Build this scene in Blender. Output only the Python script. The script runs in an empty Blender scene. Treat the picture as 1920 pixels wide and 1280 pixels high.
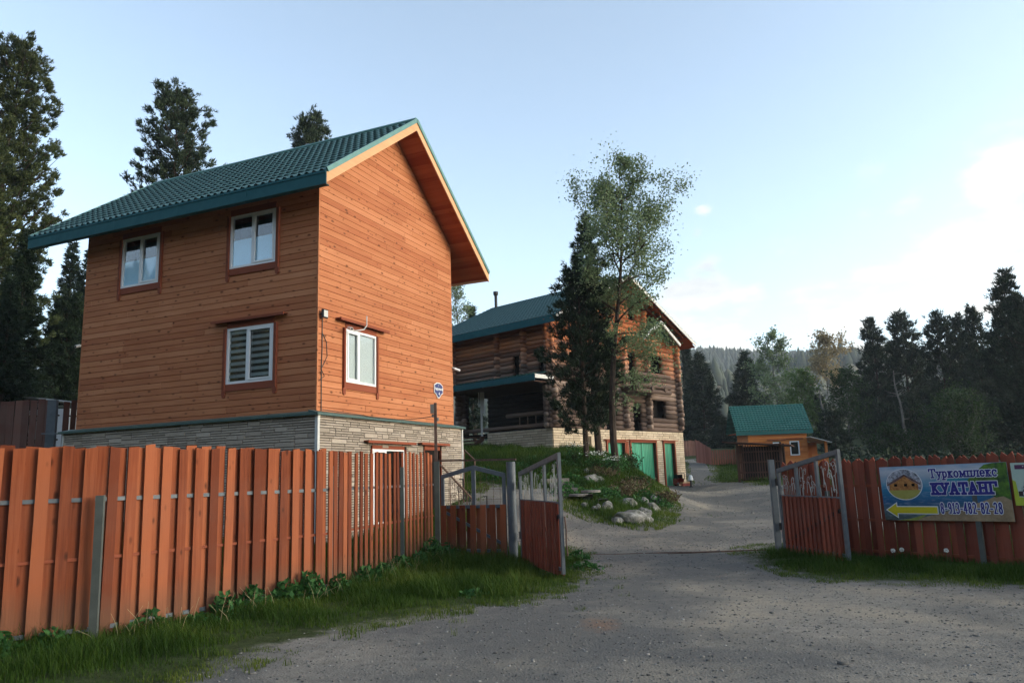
import bpy, bmesh, math, random
import numpy as np
from mathutils import Matrix, Vector
R_ = math.radians
random.seed(7)
S = bpy.context.scene
COL = S.collection

# ---------------------------------------------------------------- camera
PITCH, ROLL, FPX, EYE = 0.1776, 0.0328, 1422.96, 1.5
cam_d = bpy.data.cameras.new('camera'); cam = bpy.data.objects.new('camera', cam_d); COL.objects.link(cam)
cam_d.sensor_width = 36; cam_d.lens = FPX / 1920 * 36; cam_d.clip_start = 0.05; cam_d.clip_end = 4000
_f = Vector((0, math.cos(PITCH), math.sin(PITCH))); _u = Vector((0, -math.sin(PITCH), math.cos(PITCH))); _r = Vector((1, 0, 0))
_c, _s = math.cos(ROLL), math.sin(ROLL)
r2 = _c * _r - _s * _u; u2 = _c * _u + _s * _r
M_ = Matrix((r2, u2, -_f)).transposed().to_4x4(); M_.translation = Vector((0, 0, EYE))
cam.matrix_world = M_
S.camera = cam

# ---------------------------------------------------------------- light
SUN_EL, SUN_AZ = R_(14), R_(102)          # azimuth clockwise from +Y: the sun is low, to the right
world = bpy.data.worlds.new('World'); S.world = world; world.use_nodes = True
wt = world.node_tree; wt.nodes.clear()
def wn(t, **k):
    n = wt.nodes.new(t)
    for a, b in k.items(): setattr(n, a, b)
    return n
sky = wn('ShaderNodeTexSky', sky_type='NISHITA', sun_disc=False, sun_elevation=SUN_EL, sun_rotation=SUN_AZ,
         air_density=.8, dust_density=2.0, ozone_density=1.0, altitude=600)
bg = wn('ShaderNodeBackground'); bg.inputs['Strength'].default_value = 0.138
wo = wn('ShaderNodeOutputWorld')
tc = wn('ShaderNodeTexCoord')
nz = wn('ShaderNodeTexNoise'); nz.inputs['Scale'].default_value = 11; nz.inputs['Detail'].default_value = 7; nz.inputs['Roughness'].default_value = .55
mp = wn('ShaderNodeMapping'); mp.inputs['Scale'].default_value = (1, 1, 2.6); mp.inputs['Location'].default_value = (.30, .1, .4)
wt.links.new(tc.outputs['Generated'], mp.inputs['Vector']); wt.links.new(mp.outputs['Vector'], nz.inputs['Vector'])
def wmath(op, a, b=None, c=None, clamp=False):
    n = wn('ShaderNodeMath', operation=op, use_clamp=clamp)
    for i, v in enumerate((a, b, c)):
        if v is None: continue
        if isinstance(v, (int, float)): n.inputs[i].default_value = v
        else: wt.links.new(v, n.inputs[i])
    return n.outputs[0]
def cdir(az, el):
    az, el = R_(az), R_(el); return (math.sin(az) * math.cos(el), math.cos(az) * math.cos(el), math.sin(el))
# cumulus banks low in the right half of the sky: (azimuth, elevation, angular radius, weight)
total = None
for az, el, rad, w in ((35, 17.5, 4.5, .8), (37, 14, 5, .75), (27, 11.8, 4.6, .72), (22.5, 10.6, 4.0, .55), (32, 10, 5, .7), (15.2, 13.4, 2.8, 1.0), (17.6, 12.9, 2.4, .9), (13, 12.8, 2.2, .8), (15.0, 18.6, 1.1, .8), (14.5, 17.4, .9, .8), (12, 8.5, 5, .9), (17, 8, 5, .8), (24, 8, 7, .75), (30, 13, 9, .6), (21, 14.6, 2.2, .5),
                       (11.5, 7.5, 6.5, .8), (20, 7.5, 7, .7), (-3, 9.8, 2.2, .4), (21, 14.6, 2.6, .35), (60, 14, 12, 1), (95, 10, 14, .8)):
    dp = wn('ShaderNodeVectorMath', operation='DOT_PRODUCT'); wt.links.new(tc.outputs['Generated'], dp.inputs[0]); dp.inputs[1].default_value = cdir(az, el)
    k = 1 - math.cos(R_(rad))
    g = wmath('MULTIPLY_ADD', dp.outputs['Value'], 1 / k, -math.cos(R_(rad)) / k, clamp=True)
    g = wmath('MULTIPLY', g, w)
    total = g if total is None else wmath('MAXIMUM', total, g)
dens = wmath('MULTIPLY_ADD', total, .42, wmath('MULTIPLY_ADD', nz.outputs['Fac'], 1.25, -.62))
mask = wn('ShaderNodeMapRange'); mask.interpolation_type = 'SMOOTHSTEP'
for i, v in ((1, .13), (2, .40), (3, 0), (4, 1)): mask.inputs[i].default_value = v
wt.links.new(dens, mask.inputs[0])
gate = wmath('MULTIPLY', total, 1.6, clamp=True)
mfac = wmath('MULTIPLY', wmath('MULTIPLY', mask.outputs[0], gate), .72)
# overcast-bright veil: the sky of the photograph is pale and nearly even
hsv = wn('ShaderNodeHueSaturation'); hsv.inputs['Saturation'].default_value = .77; tint = wn('ShaderNodeMix', data_type='RGBA', blend_type='MULTIPLY'); tint.inputs['Factor'].default_value = 1; tint.inputs['B'].default_value = (.995, 1.048, .965, 1); wt.links.new(sky.outputs[0], tint.inputs['A']); wt.links.new(tint.outputs['Result'], hsv.inputs['Color'])
nz2 = wn('ShaderNodeTexNoise'); nz2.inputs['Scale'].default_value = 9; nz2.inputs['Detail'].default_value = 4; wt.links.new(mp.outputs['Vector'], nz2.inputs['Vector'])
crp = wn('ShaderNodeValToRGB'); wt.links.new(nz2.outputs['Fac'], crp.inputs[0])
crp.color_ramp.elements[0].position = .35; crp.color_ramp.elements[0].color = (1.80, 1.70, 1.60, 1)
crp.color_ramp.elements[1].position = .52; crp.color_ramp.elements[1].color = (2.75, 2.48, 2.05, 1)
mx = wn('ShaderNodeMix', data_type='RGBA'); wt.links.new(mfac, mx.inputs['Factor']); wt.links.new(hsv.outputs[0], mx.inputs['A']); wt.links.new(crp.outputs[0], mx.inputs['B'])
wt.links.new(mx.outputs['Result'], bg.inputs['Color']); wt.links.new(bg.outputs[0], wo.inputs['Surface'])

sun_d = bpy.data.lights.new('sun', 'SUN'); sun_d.energy = 0.62; sun_d.angle = R_(30); sun_d.color = (1, .91, .80)
sun = bpy.data.objects.new('sun', sun_d); COL.objects.link(sun)
sd = Vector((math.sin(SUN_AZ) * math.cos(SUN_EL), math.cos(SUN_AZ) * math.cos(SUN_EL), math.sin(SUN_EL)))
sun.rotation_euler = sd.to_track_quat('Z', 'Y').to_euler(); sun.location = (30, -5, 30)
S.view_settings.view_transform = 'Standard'; S.view_settings.look = 'None'; S.view_settings.gamma = 1
S.view_settings.exposure = 1.83
S.render.engine = 'CYCLES'
S.cycles.max_bounces = 6; S.cycles.transparent_max_bounces = 12; S.cycles.volume_bounces = 0
S.cycles.use_denoising = True

# ---------------------------------------------------------------- tags
def tag(o, label=None, cat=None, group=None, kind=None):
    if label: o['label'] = label
    if cat: o['category'] = cat
    if group: o['group'] = group
    if kind: o['kind'] = kind
    return o
def thing(name, label, cat, loc=(0, 0, 0), rz=0, group=None):
    o = bpy.data.objects.new(name, None); COL.objects.link(o); o.location = loc; o.rotation_euler = (0, 0, rz)
    o.empty_display_size = .2
    return tag(o, label, cat, group)

# ---------------------------------------------------------------- mesh builder
class MB:
    def __init__(s): s.v = []; s.f = []; s.r = []; s.cur = 0.5
    def add(s, vs, fs):
        b = len(s.v); s.v += [tuple(p) for p in vs]; s.r += [s.cur] * len(vs); s.f += [tuple(b + i for i in f) for f in fs]
    def hexa(s, p):                                   # 8 corners: 0-3 one side ring, 4-7 the other
        s.add(p, [(0, 3, 2, 1), (4, 5, 6, 7), (0, 1, 5, 4), (1, 2, 6, 5), (2, 3, 7, 6), (3, 0, 4, 7)])
    def box(s, x0, x1, y0, y1, z0, z1, F=None):
        p = [(x0, y0, z0), (x1, y0, z0), (x1, y1, z0), (x0, y1, z0), (x0, y0, z1), (x1, y0, z1), (x1, y1, z1), (x0, y1, z1)]
        s.hexa([F(*q) for q in p] if F else p)
    def cbox(s, x0, x1, y0, y1, z0, z1, c, F=None):   # box with its y1 face chamfered
        p = [(x0, y0, z0), (x1, y0, z0), (x1, y0, z1), (x0, y0, z1), (x0, y1 - c, z0), (x1, y1 - c, z0), (x1, y1 - c, z1), (x0, y1 - c, z1),
             (x0 + c, y1, z0 + c), (x1 - c, y1, z0 + c), (x1 - c, y1, z1 - c), (x0 + c, y1, z1 - c)]
        s.add([F(*q) for q in p] if F else p, [(0, 1, 5, 4), (1, 2, 6, 5), (2, 3, 7, 6), (3, 0, 4, 7), (4, 5, 9, 8), (5, 6, 10, 9), (6, 7, 11, 10), (7, 4, 8, 11), (8, 9, 10, 11)])
    def bar(s, a, b, w, h=None, up=(0, 0, 1)):        # rectangular bar between two points
        a, b = Vector(a), Vector(b); h = h or w; d = (b - a).normalized(); u = Vector(up)
        if abs(d.dot(u)) > .95: u = Vector((0, 1, 0)) if abs(d.y) < .9 else Vector((1, 0, 0))
        x = d.cross(u).normalized(); y = x.cross(d).normalized(); x *= w / 2; y *= h / 2
        s.hexa([a - x - y, a + x - y, a + x + y, a - x + y, b - x - y, b + x - y, b + x + y, b - x + y])
    def tube(s, pts, rad, n=8, cap=True):
        pts = [Vector(p) for p in pts]; rad = rad if hasattr(rad, '__len__') else [rad] * len(pts)
        vs = []; fs = []; px = None
        for i, p in enumerate(pts):
            d = (pts[min(i + 1, len(pts) - 1)] - pts[max(i - 1, 0)]).normalized()
            if px is None: px = d.orthogonal().normalized()
            px = (px - d * px.dot(d)).normalized(); py = d.cross(px)
            for k in range(n):
                a = 2 * math.pi * k / n; vs.append(p + (px * math.cos(a) + py * math.sin(a)) * rad[i])
        for i in range(len(pts) - 1):
            for k in range(n):
                k2 = (k + 1) % n; fs.append((i * n + k, i * n + k2, (i + 1) * n + k2, (i + 1) * n + k))
        if cap: fs.append(tuple(range(n - 1, -1, -1))); fs.append(tuple((len(pts) - 1) * n + k for k in range(n)))
        s.add(vs, fs)
    def poly(s, pts): s.add(pts, [tuple(range(len(pts)))])
    def slab(s, pts2, F, d0, d1):                     # closed outline pts2 [(u,z)] extruded from depth d0 to d1 through F(u,depth,z)
        n = len(pts2); s.add([F(u, d0, z) for u, z in pts2] + [F(u, d1, z) for u, z in pts2],
                             [tuple(range(n)), tuple(range(2 * n - 1, n - 1, -1))] + [(i, (i + 1) % n, n + (i + 1) % n, n + i) for i in range(n)])
    def build(s, name, mat, parent=None, loc=None, smooth=False):
        me = bpy.data.meshes.new(name); me.from_pydata([tuple(p) for p in s.v], [], s.f)
        at = me.attributes.new('rnd', 'FLOAT', 'POINT'); at.data.foreach_set('value', np.array(s.r, 'f'))
        if len(me.polygons) < 60000: bm = bmesh.new(); bm.from_mesh(me); bmesh.ops.recalc_face_normals(bm, faces=bm.faces); bm.to_mesh(me); bm.free()
        if smooth: me.shade_smooth()
        me.materials.append(mat); me.update()
        o = bpy.data.objects.new(name, me); COL.objects.link(o)
        if parent: o.parent = parent
        if loc: o.location = loc
        return o
def np_mesh(name, V, F, mat, parent=None, rnd=None, smooth=False, attrs=None):
    """V (n,3), F (m,3) or (m,4)"""
    me = bpy.data.meshes.new(name); V = np.ascontiguousarray(V, 'f'); F = np.ascontiguousarray(F, 'i'); m, k = F.shape
    me.vertices.add(len(V)); me.vertices.foreach_set('co', V.ravel())
    me.loops.add(m * k); me.loops.foreach_set('vertex_index', F.ravel())
    me.polygons.add(m); me.polygons.foreach_set('loop_start', np.arange(m, dtype='i') * k); me.polygons.foreach_set('loop_total', np.full(m, k, 'i'))
    me.update(calc_edges=True)
    if rnd is not None: me.attributes.new('rnd', 'FLOAT', 'POINT').data.foreach_set('value', np.ascontiguousarray(rnd, 'f'))
    for n_, a in (attrs or {}).items(): me.attributes.new(n_, 'FLOAT', 'POINT').data.foreach_set('value', np.ascontiguousarray(a, 'f'))
    if smooth: me.shade_smooth()
    me.materials.append(mat); o = bpy.data.objects.new(name, me); COL.objects.link(o)
    if parent: o.parent = parent
    return o

# ---------------------------------------------------------------- materials
class Mat:
    def __init__(s, name, rough=.7, spec=.3, metal=0):
        s.m = bpy.data.materials.new(name); s.m.use_nodes = True; s.t = s.m.node_tree; s.b = s.t.nodes['Principled BSDF']
        s.b.inputs['Roughness'].default_value = rough; s.b.inputs['Specular IOR Level'].default_value = spec; s.b.inputs['Metallic'].default_value = metal
        s.co = s.n('ShaderNodeTexCoord').outputs['Object']
    def n(s, t, **k):
        x = s.t.nodes.new(t)
        for a, b in k.items(): setattr(x, a, b)
        return x
    def set(s, sock, v):
        if isinstance(v, (int, float)): sock.default_value = v
        elif isinstance(v, tuple): sock.default_value = v if len(v) == len(sock.default_value) else (*v, 1)[:len(sock.default_value)]
        else: s.t.links.new(v, sock)
    def math(s, op, a, b=0, c=0, clamp=False):
        x = s.n('ShaderNodeMath', operation=op, use_clamp=clamp)
        for i, v in enumerate((a, b, c)): s.set(x.inputs[i], v)
        return x.outputs[0]
    def attr(s, n): return s.n('ShaderNodeAttribute', attribute_name=n).outputs['Fac']
    def orand(s): return s.n('ShaderNodeObjectInfo').outputs['Random']
    def noise(s, scale, detail=4, rough=.5, vec=None, dist=0):
        x = s.n('ShaderNodeTexNoise'); s.set(x.inputs['Vector'], vec if vec is not None else s.co)
        x.inputs['Scale'].default_value = scale; x.inputs['Detail'].default_value = detail; x.inputs['Roughness'].default_value = rough; x.inputs['Distortion'].default_value = dist
        return x.outputs['Fac']
    def voro(s, scale, vec=None, feature='F1', rnd=1):
        x = s.n('ShaderNodeTexVoronoi', feature=feature); s.set(x.inputs['Vector'], vec if vec is not None else s.co); x.inputs['Scale'].default_value = scale; x.inputs['Randomness'].default_value = rnd
        return x.outputs
    def ramp(s, f, stops):
        x = s.n('ShaderNodeValToRGB'); s.set(x.inputs[0], f); e = x.color_ramp.elements
        while len(e) < len(stops): e.new(.5)
        for q, (p, c) in zip(e, stops): q.position = p; q.color = (*c, 1) if not isinstance(c, (int, float)) else (c, c, c, 1)
        return x.outputs[0]
    def mix(s, f, a, b, mode='MIX'):
        x = s.n('ShaderNodeMix', data_type='RGBA', blend_type=mode); s.set(x.inputs['Factor'], f); s.set(x.inputs['A'], a); s.set(x.inputs['B'], b); return x.outputs['Result']
    def map(s, scale, loc=(0, 0, 0), vec=None, rot=(0, 0, 0)):
        x = s.n('ShaderNodeMapping'); s.set(x.inputs['Vector'], vec if vec is not None else s.co); x.inputs['Scale'].default_value = scale; x.inputs['Rotation'].default_value = rot
        if isinstance(loc, tuple): x.inputs['Location'].default_value = loc
        else: s.set(x.inputs['Location'], loc)
        return x.outputs[0]
    def xyz(s, x=0, y=0, z=0):
        c = s.n('ShaderNodeCombineXYZ'); [s.set(c.inputs[i], v) for i, v in enumerate((x, y, z))]; return c.outputs[0]
    def sep(s, v=None):
        c = s.n('ShaderNodeSeparateXYZ'); s.set(c.inputs[0], v if v is not None else s.co); return c.outputs
    def color(s, v): s.set(s.b.inputs['Base Color'], v); return s
    def rough(s, v): s.set(s.b.inputs['Roughness'], v); return s
    def bump(s, h, strength=.3, dist=.02):
        x = s.n('ShaderNodeBump'); x.inputs['Strength'].default_value = strength; x.inputs['Distance'].default_value = dist; s.set(x.inputs['Height'], h); s.t.links.new(x.outputs[0], s.b.inputs['Normal']); return s
    def translucent(s, col, f):
        tr = s.n('ShaderNodeBsdfTranslucent'); s.set(tr.inputs['Color'], col); mx = s.n('ShaderNodeMixShader'); mx.inputs[0].default_value = f
        s.t.links.new(s.b.outputs[0], mx.inputs[1]); s.t.links.new(tr.outputs[0], mx.inputs[2]); s.t.links.new(mx.outputs[0], s.t.nodes['Material Output'].inputs['Surface']); return s

def wood(name, c_dark, c_mid, c_light, vertical=False, rnd='attr', knots=.05, knot_scale=3.2, spec=.15, rough=.75, weather=0, grain=1.0, jvar=.5, base_dirt=False):
    m = Mat(name, rough, spec); r = m.attr('rnd') if rnd == 'attr' else m.orand()
    x, y, z = m.sep(); al, ac = (z, m.math('ADD', x, y)) if vertical else (m.math('ADD', x, y), z)
    off = m.math('MULTIPLY', r, 37.0)
    v = m.xyz(m.math('ADD', al, off), m.math('MULTIPLY', ac, 1), off)
    g1 = m.noise(1, 5, .6, m.map((1.6, 38, 1), vec=v)); g2 = m.noise(1, 3, .5, m.map((.7, 5, 1), vec=v))
    f = m.math('ADD', m.math('MULTIPLY', g1, .45 * grain), m.math('MULTIPLY', g2, .35)); f = m.math('ADD', f, m.math('MULTIPLY', m.math('SUBTRACT', r, .5), jvar))
    c = m.ramp(f, [(.18, c_dark), (.42, c_mid), (.72, c_light)])
    if knots:
        kd, kc = m.voro(knot_scale, m.map((1, 2.1, 1), vec=v))[0], m.voro(knot_scale, m.map((1, 2.1, 1), vec=v))[1]
        k = m.ramp(m.math('ADD', kd, m.math('MULTIPLY', m.sep(kc)[0], .11)), [(knots, 1.0), (knots * 2.2, 0.0)])
        c = m.mix(m.math('MULTIPLY', k, .85), c, tuple(q * .22 for q in c_dark))
    if weather:
        w = m.noise(.8, 5, .6); c = m.mix(m.ramp(w, [(.42, 0.0), (.7, weather)]), c, (.16, .13, .11))
    if base_dirt: d_ = m.n('ShaderNodeMapRange'); d_.inputs[1].default_value = .05; d_.inputs[2].default_value = .38; d_.inputs[3].default_value = .5; d_.inputs[4].default_value = 0; m.set(d_.inputs[0], m.math('ADD', z, m.math('MULTIPLY', m.noise(9, 4), -.25))); c = m.mix(d_.outputs[0], c, (.10, .075, .05))
    big = m.noise(.45, 3, .5); c = m.mix(m.ramp(big, [(.3, .0), (.75, .28)]), c, tuple(q * .6 for q in c_mid))
    m.color(c); m.bump(m.math('ADD', g1, m.math('MULTIPLY', g2, .6)), .35, .006)
    return m.m
def plain(name, col, rough=.6, spec=.4, metal=0, var=.25, scale=6, bump=.1):
    m = Mat(name, rough, spec, metal); n = m.noise(scale, 6, .6)
    m.color(m.mix(m.ramp(n, [(.35, 0.0), (.75, 1.0)]), col, tuple(q * (1 - var) for q in col)))
    m.rough(m.math('MULTIPLY_ADD', n, .25, rough - .12)); 
    if bump: m.bump(m.noise(scale * 8, 4), bump, .004)
    return m.m

M = {}
M['siding'] = wood('house_siding', (.31, .094, .040), (.43, .162, .072), (.55, .24, .12), jvar=.26, knots=.125, knot_scale=3.9)
M['soffit'] = wood('soffit_boards', (.30, .07, .03), (.40, .11, .045), (.48, .15, .06), knots=.05)
M['barge'] = wood('barge_board', (.50, .26, .13), (.60, .34, .18), (.66, .40, .23), knots=.0)
M['trim'] = wood('brown_trim', (.17, .045, .024), (.23, .062, .032), (.28, .08, .04), knots=0)
M['fence'] = wood('fence_stain', (.12, .027, .010), (.215, .054, .020), (.32, .094, .038), vertical=True, rnd='obj', knots=.10, knot_scale=3.2, weather=.22, jvar=.75, grain=1.4, base_dirt=True)
M['fence_old'] = wood('fence_stain_old', (.14, .032, .018), (.22, .052, .028), (.29, .075, .04), vertical=True, rnd='obj', knots=.03, weather=.45)
M['fence_dark'] = wood('fence_dark', (.10, .045, .035), (.14, .06, .045), (.18, .085, .065), vertical=True, rnd='obj', knots=.03, weather=.6)
M['fence_pink'] = wood('fence_pink', (.26, .085, .055), (.36, .12, .08), (.42, .16, .11), vertical=True, rnd='obj', knots=0, weather=.3)
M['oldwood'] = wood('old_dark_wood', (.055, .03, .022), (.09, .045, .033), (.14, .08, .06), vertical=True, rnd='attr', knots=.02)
M['cabin'] = wood('cabin_siding', (.42, .13, .035), (.56, .19, .05), (.62, .24, .07), knots=.03)
M['greendoor'] = wood('green_paint_boards', (.018, .19, .105), (.026, .26, .15), (.04, .32, .19), vertical=True, knots=0, spec=.35, rough=.5, grain=.6)
M['fascia'] = plain('teal_sheet_metal', (.008, .085, .100), .62, .2, var=.2)
M['metalgreen'] = plain('green_sheet_metal', (.018, .13, .115), .4, .5, var=.2)
M['edgegreen'] = plain('pale_green_edge', (.09, .22, .20), .45, .5)
M['gatemetal'] = plain('grey_gate_paint', (.10, .115, .13), .5, .4, var=.35, scale=9)
M['postgreen'] = plain('grey_green_post', (.085, .095, .085), .6, .35, var=.4, scale=5)
M['white'] = plain('white_pvc', (.72, .72, .72), .35, .5, var=.06)
M['offwhite'] = plain('off_white_metal', (.52, .52, .50), .5, .4, var=.2)
M['ledge'] = plain('green_grey_flashing', (.05, .095, .085), .5, .4)
M['concrete'] = plain('concrete', (.20, .185, .165), .9, .2, var=.35, scale=4, bump=.4)
M['black'] = plain('black_plastic', (.018, .018, .02), .5, .4)
M['rust'] = plain('rusty_steel', (.13, .075, .055), .75, .3, var=.5, scale=14, bump=.3)
M['red'] = plain('red_plastic', (.34, .03, .02), .45, .4)
M['blind'] = plain('pale_roller_blind', (.46, .48, .43), .9, .1, var=.05)
M['bluecurtain'] = plain('pale_blue_curtain', (.62, .88, 1.0), .9, .1, var=.05)
M['scroll'] = plain('pale_scroll_wire', (.30, .31, .30), .5, .5)
def glass(name, base=(.006, .008, .01), f=.0):
    m = Mat(name, .04, .5); m.color(base)
    tr = m.n('ShaderNodeBsdfTransparent'); tr.inputs[0].default_value = (.92, .95, .97, 1); gl = m.n('ShaderNodeBsdfGlossy'); gl.inputs['Roughness'].default_value = .03
    fr = m.n('ShaderNodeFresnel'); fr.inputs[0].default_value = 1.55; mx = m.n('ShaderNodeMixShader'); m.t.links.new(m.math('MULTIPLY', m.math('MULTIPLY_ADD', fr.outputs[0], 1.6, .06, clamp=True), m.math('SUBTRACT', 1.0, m.n('ShaderNodeNewGeometry').outputs['Backfacing'])), mx.inputs[0])
    m.t.links.new(tr.outputs[0], mx.inputs[1]); m.t.links.new(gl.outputs[0], mx.inputs[2]); m.t.links.new(mx.outputs[0], m.t.nodes['Material Output'].inputs['Surface'])
    return m.m
M['glass'] = glass('window_glass')
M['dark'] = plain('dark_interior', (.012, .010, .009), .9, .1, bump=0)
def roofmat(name, c):
    m = Mat(name, .55, .25); n = m.noise(3, 5); st = m.noise(1, 4, .6, m.map((2.5, 2.5, .4)))
    m.color(m.mix(m.ramp(n, [(.3, 0.0), (.8, .5)]), c, tuple(q * .62 for q in c))); m.rough(m.math('MULTIPLY_ADD', st, .3, .4)); return m.m
M['roof'] = roofmat('green_metal_tiles', (.066, .145, .150))
M['roof2'] = roofmat('green_metal_tiles_bright', (.026, .135, .115))
def stonemat(name, a, b, c):
    m = Mat(name, .85, .2); r = m.attr('rnd'); n = m.noise(14, 6, .65); big = m.noise(.9, 4)
    f = m.math('ADD', m.math('MULTIPLY', r, .45), m.math('MULTIPLY', n, .5))
    col = m.ramp(f, [(.2, a), (.5, b), (.8, c)]); col = m.mix(m.ramp(big, [(.4, 0.0), (.8, .35)]), col, tuple(q * .6 for q in a)); m.color(col)
    m.bump(m.noise(38, 5, .7), .5, .008); return m.m
M['stone'] = stonemat('faux_stone_panel', (.27, .225, .18), (.37, .31, .25), (.46, .39, .32))
M['stone2'] = stonemat('cream_brick_panel', (.40, .32, .225), (.52, .42, .30), (.60, .50, .37))
M['joint'] = plain('panel_joint', (.05, .04, .035), .9, .1, bump=0)
def logmat():
    m = Mat('round_logs', .8, .15); r = m.attr('rnd'); x, y, z = m.sep(); al = m.math('ADD', x, y); off = m.math('MULTIPLY', r, 31)
    v = m.xyz(m.math('ADD', al, off), z, off); g = m.noise(1, 5, .6, m.map((1.5, 26, 1), vec=v)); g2 = m.noise(1, 4, .6, m.map((.8, 4, 1), vec=v))
    f = m.math('ADD', m.math('MULTIPLY', g, .5), m.math('MULTIPLY', r, .5))
    grey = m.ramp(f, [(.2, (.055, .036, .028)), (.5, (.135, .092, .072)), (.8, (.27, .20, .16))])
    warm = m.ramp(f, [(.2, (.20, .055, .022)), (.5, (.36, .12, .045)), (.8, (.48, .19, .08))])
    # logs under the roof kept their stain, the lower courses have weathered grey
    h = m.math('ADD', z, m.math('MULTIPLY', m.math('SUBTRACT', g2, .5), 3.2)); h = m.math('ADD', h, m.math('MULTIPLY', r, .8))
    w = m.n('ShaderNodeMapRange'); w.inputs[1].default_value = 6.6; w.inputs[2].default_value = 8.6; m.set(w.inputs[0], h)
    m.color(m.mix(w.outputs[0], grey, warm)); m.bump(m.math('ADD', g, g2), .5, .012); return m.m
M['log'] = logmat()
def barkmat(name, a, b):
    m = Mat(name, .9, .1); n = m.noise(1, 6, .65, m.map((14, 14, 2.5))); m.color(m.ramp(n, [(.3, a), (.7, b)])); m.bump(n, .8, .03); return m.m
M['bark'] = barkmat('pine_bark', (.020, .015, .012), (.075, .055, .042))
M['bark2'] = barkmat('pale_bark', (.06, .055, .048), (.22, .21, .19))
def leafmat(name, a, b, c, trans=.25, rough=.65):
    m = Mat(name, rough, .15); r = m.attr('rnd'); n = m.noise(.9, 3); f = m.math('ADD', m.math('MULTIPLY', r, .6), m.math('MULTIPLY', n, .4))
    col = m.ramp(f, [(.2, a), (.5, b), (.8, c)]); m.color(col)
    if trans: m.translucent(m.mix(.5, col, tuple(min(1, q * 1.6) for q in b)), trans)
    return m.m
M['cedar'] = leafmat('cedar_needles', (.014, .024, .014), (.028, .046, .022), (.055, .078, .038), .12)
M['fir'] = leafmat('fir_needles', (.008, .016, .009), (.016, .030, .015), (.032, .050, .024), .1)
M['pine'] = leafmat('pine_needles', (.022, .034, .012), (.042, .058, .020), (.075, .088, .034), .15)
M['aspen'] = leafmat('aspen_leaves', (.07, .11, .045), (.14, .19, .09), (.24, .29, .17), .35, .5)
M['aspen2'] = leafmat('young_green_leaves', (.045, .085, .02), (.08, .135, .035), (.13, .19, .06), .35)
M['bare'] = leafmat('tan_birch_leaves', (.16, .12, .06), (.24, .19, .10), (.33, .27, .16), .3)
M['bush'] = leafmat('dark_bush_leaves', (.013, .030, .009), (.026, .052, .015), (.048, .082, .024), .25)
M['weed'] = leafmat('weed_leaves', (.018, .060, .016), (.035, .10, .026), (.06, .15, .04), .3)
M['redbush'] = leafmat('reddish_shrub_leaves', (.07, .045, .03), (.12, .085, .05), (.11, .14, .045), .2)
M['grass'] = leafmat('grass_blades', (.012, .034, .003), (.036, .074, .007), (.11, .135, .020), .3)
M['flower'] = plain('white_petals', (.75, .76, .70), .8, .1, bump=0)
M['rock'] = stonemat('garden_rock', (.045, .05, .035), (.13, .13, .115), (.34, .33, .30))
def rockmat():
    m = Mat('garden_rock', .9, .15); n = m.noise(3.2, 7, .7); n2 = m.noise(11, 6, .75); r = m.attr('rnd')
    c = m.ramp(m.math('ADD', m.math('MULTIPLY', n, .6), m.math('MULTIPLY', n2, .4)), [(.36, (.045, .044, .038)), (.47, (.15, .145, .13)), (.60, (.30, .29, .265))])
    c = m.mix(m.ramp(m.noise(2.1, 5, .6, m.map((1, 1, 1), (5, 3, 1))), [(.52, 0.0), (.66, .75)]), c, (.045, .055, .025)); m.color(c); m.bump(m.math('ADD', n, m.math('MULTIPLY', n2, .5)), 1.0, .05); return m.m
M['rock'] = rockmat()
M['pebble'] = stonemat('pebbles', (.07, .068, .063), (.14, .135, .125), (.32, .31, .29))
M['farforest'] = leafmat('far_forest', (.022, .034, .020), (.050, .062, .036), (.13, .12, .075), 0)
# ---------------------------------------------------------------- terrain
CP=np.array([(-16,4,0),(-12,8,0.1),(-8,8.6,0.05),(-4.2,8.0,0),(-2.6,10.6,0),(-1.6,15.2,.12),(0,14.2,0),(2.4,14.3,0),(4.9,14.3,0),(7.2,11.2,0),(10,8.5,0),(14,9,0),
(0,3,0),(4,4,0),(10,3,-.05),(-6,3,0),(-14,-4,0),(0,-6,-.1),(14,-4,-.1),(3,9,-.02),(0,9,.02),
(3.4,18.3,.25),(5.5,18.2,.2),(1.0,18.0,.42),(-1.3,20.3,.85),(-.6,22.2,1.2),(1.5,22,1.05),(2.4,20,.6),(.3,19.6,.75),
(-4.2,15,.3),(-7,17,.5),(-12,14,1.0),(-3.2,19,.6),(-10.5,18,1.2),(-7,23,1.2),(-12,22,2.1),(-18,22,2.2),(-25,20,2.2),(-25,10,.8),
(-1,25,1.55),(.8,24.6,1.5),(1.6,33.8,2.62),(1.6,29,2.1),(-4,32,2.5),(-4,40,3.0),(-9,36,2.9),(-14,30,2.6),(-22,45,4),
(2.6,26.5,1.95),(3.3,27.5,2.0),(3.75,26,1.55),(4.0,29,1.9),(3.8,33,2.2),(4.0,35.8,2.35),(3.4,31,2.1),
(5.2,25.5,.5),(5.6,27,.5),(6.2,31,.6),(6.6,35,.72),(5.7,37.3,.8),(7.2,39.5,.8),(9.2,41.8,.84),(4.3,22,.38),(6,22.5,.35),(8,33,.65),(10,30,.6),(10,38,.85),(12,26,.5),(16,24,.4),(16,32,.8),(11.6,38,.95),(14,40,1.1),
(12.5,48,1.6),(12.8,54,2.1),(11,60,2.6),(14,60,2.3),(18,48,1.5),(26,40,1.0),(30,20,.4),(24,12,.1),(40,30,1),(40,60,2.5),(25,62,2.4),(14,75,3.6),(8,75,3.8),(0,60,4),(-20,65,6),(-45,40,5),(-45,10,2),(60,10,1),(60,60,3),(30,90,4.5),(0,95,6),(-50,90,10),(60,95,5),(-40,-20,0),(50,-20,0)],float)
def _phi(r2): return 0.5*r2*np.log(r2+1e-9)
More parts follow.
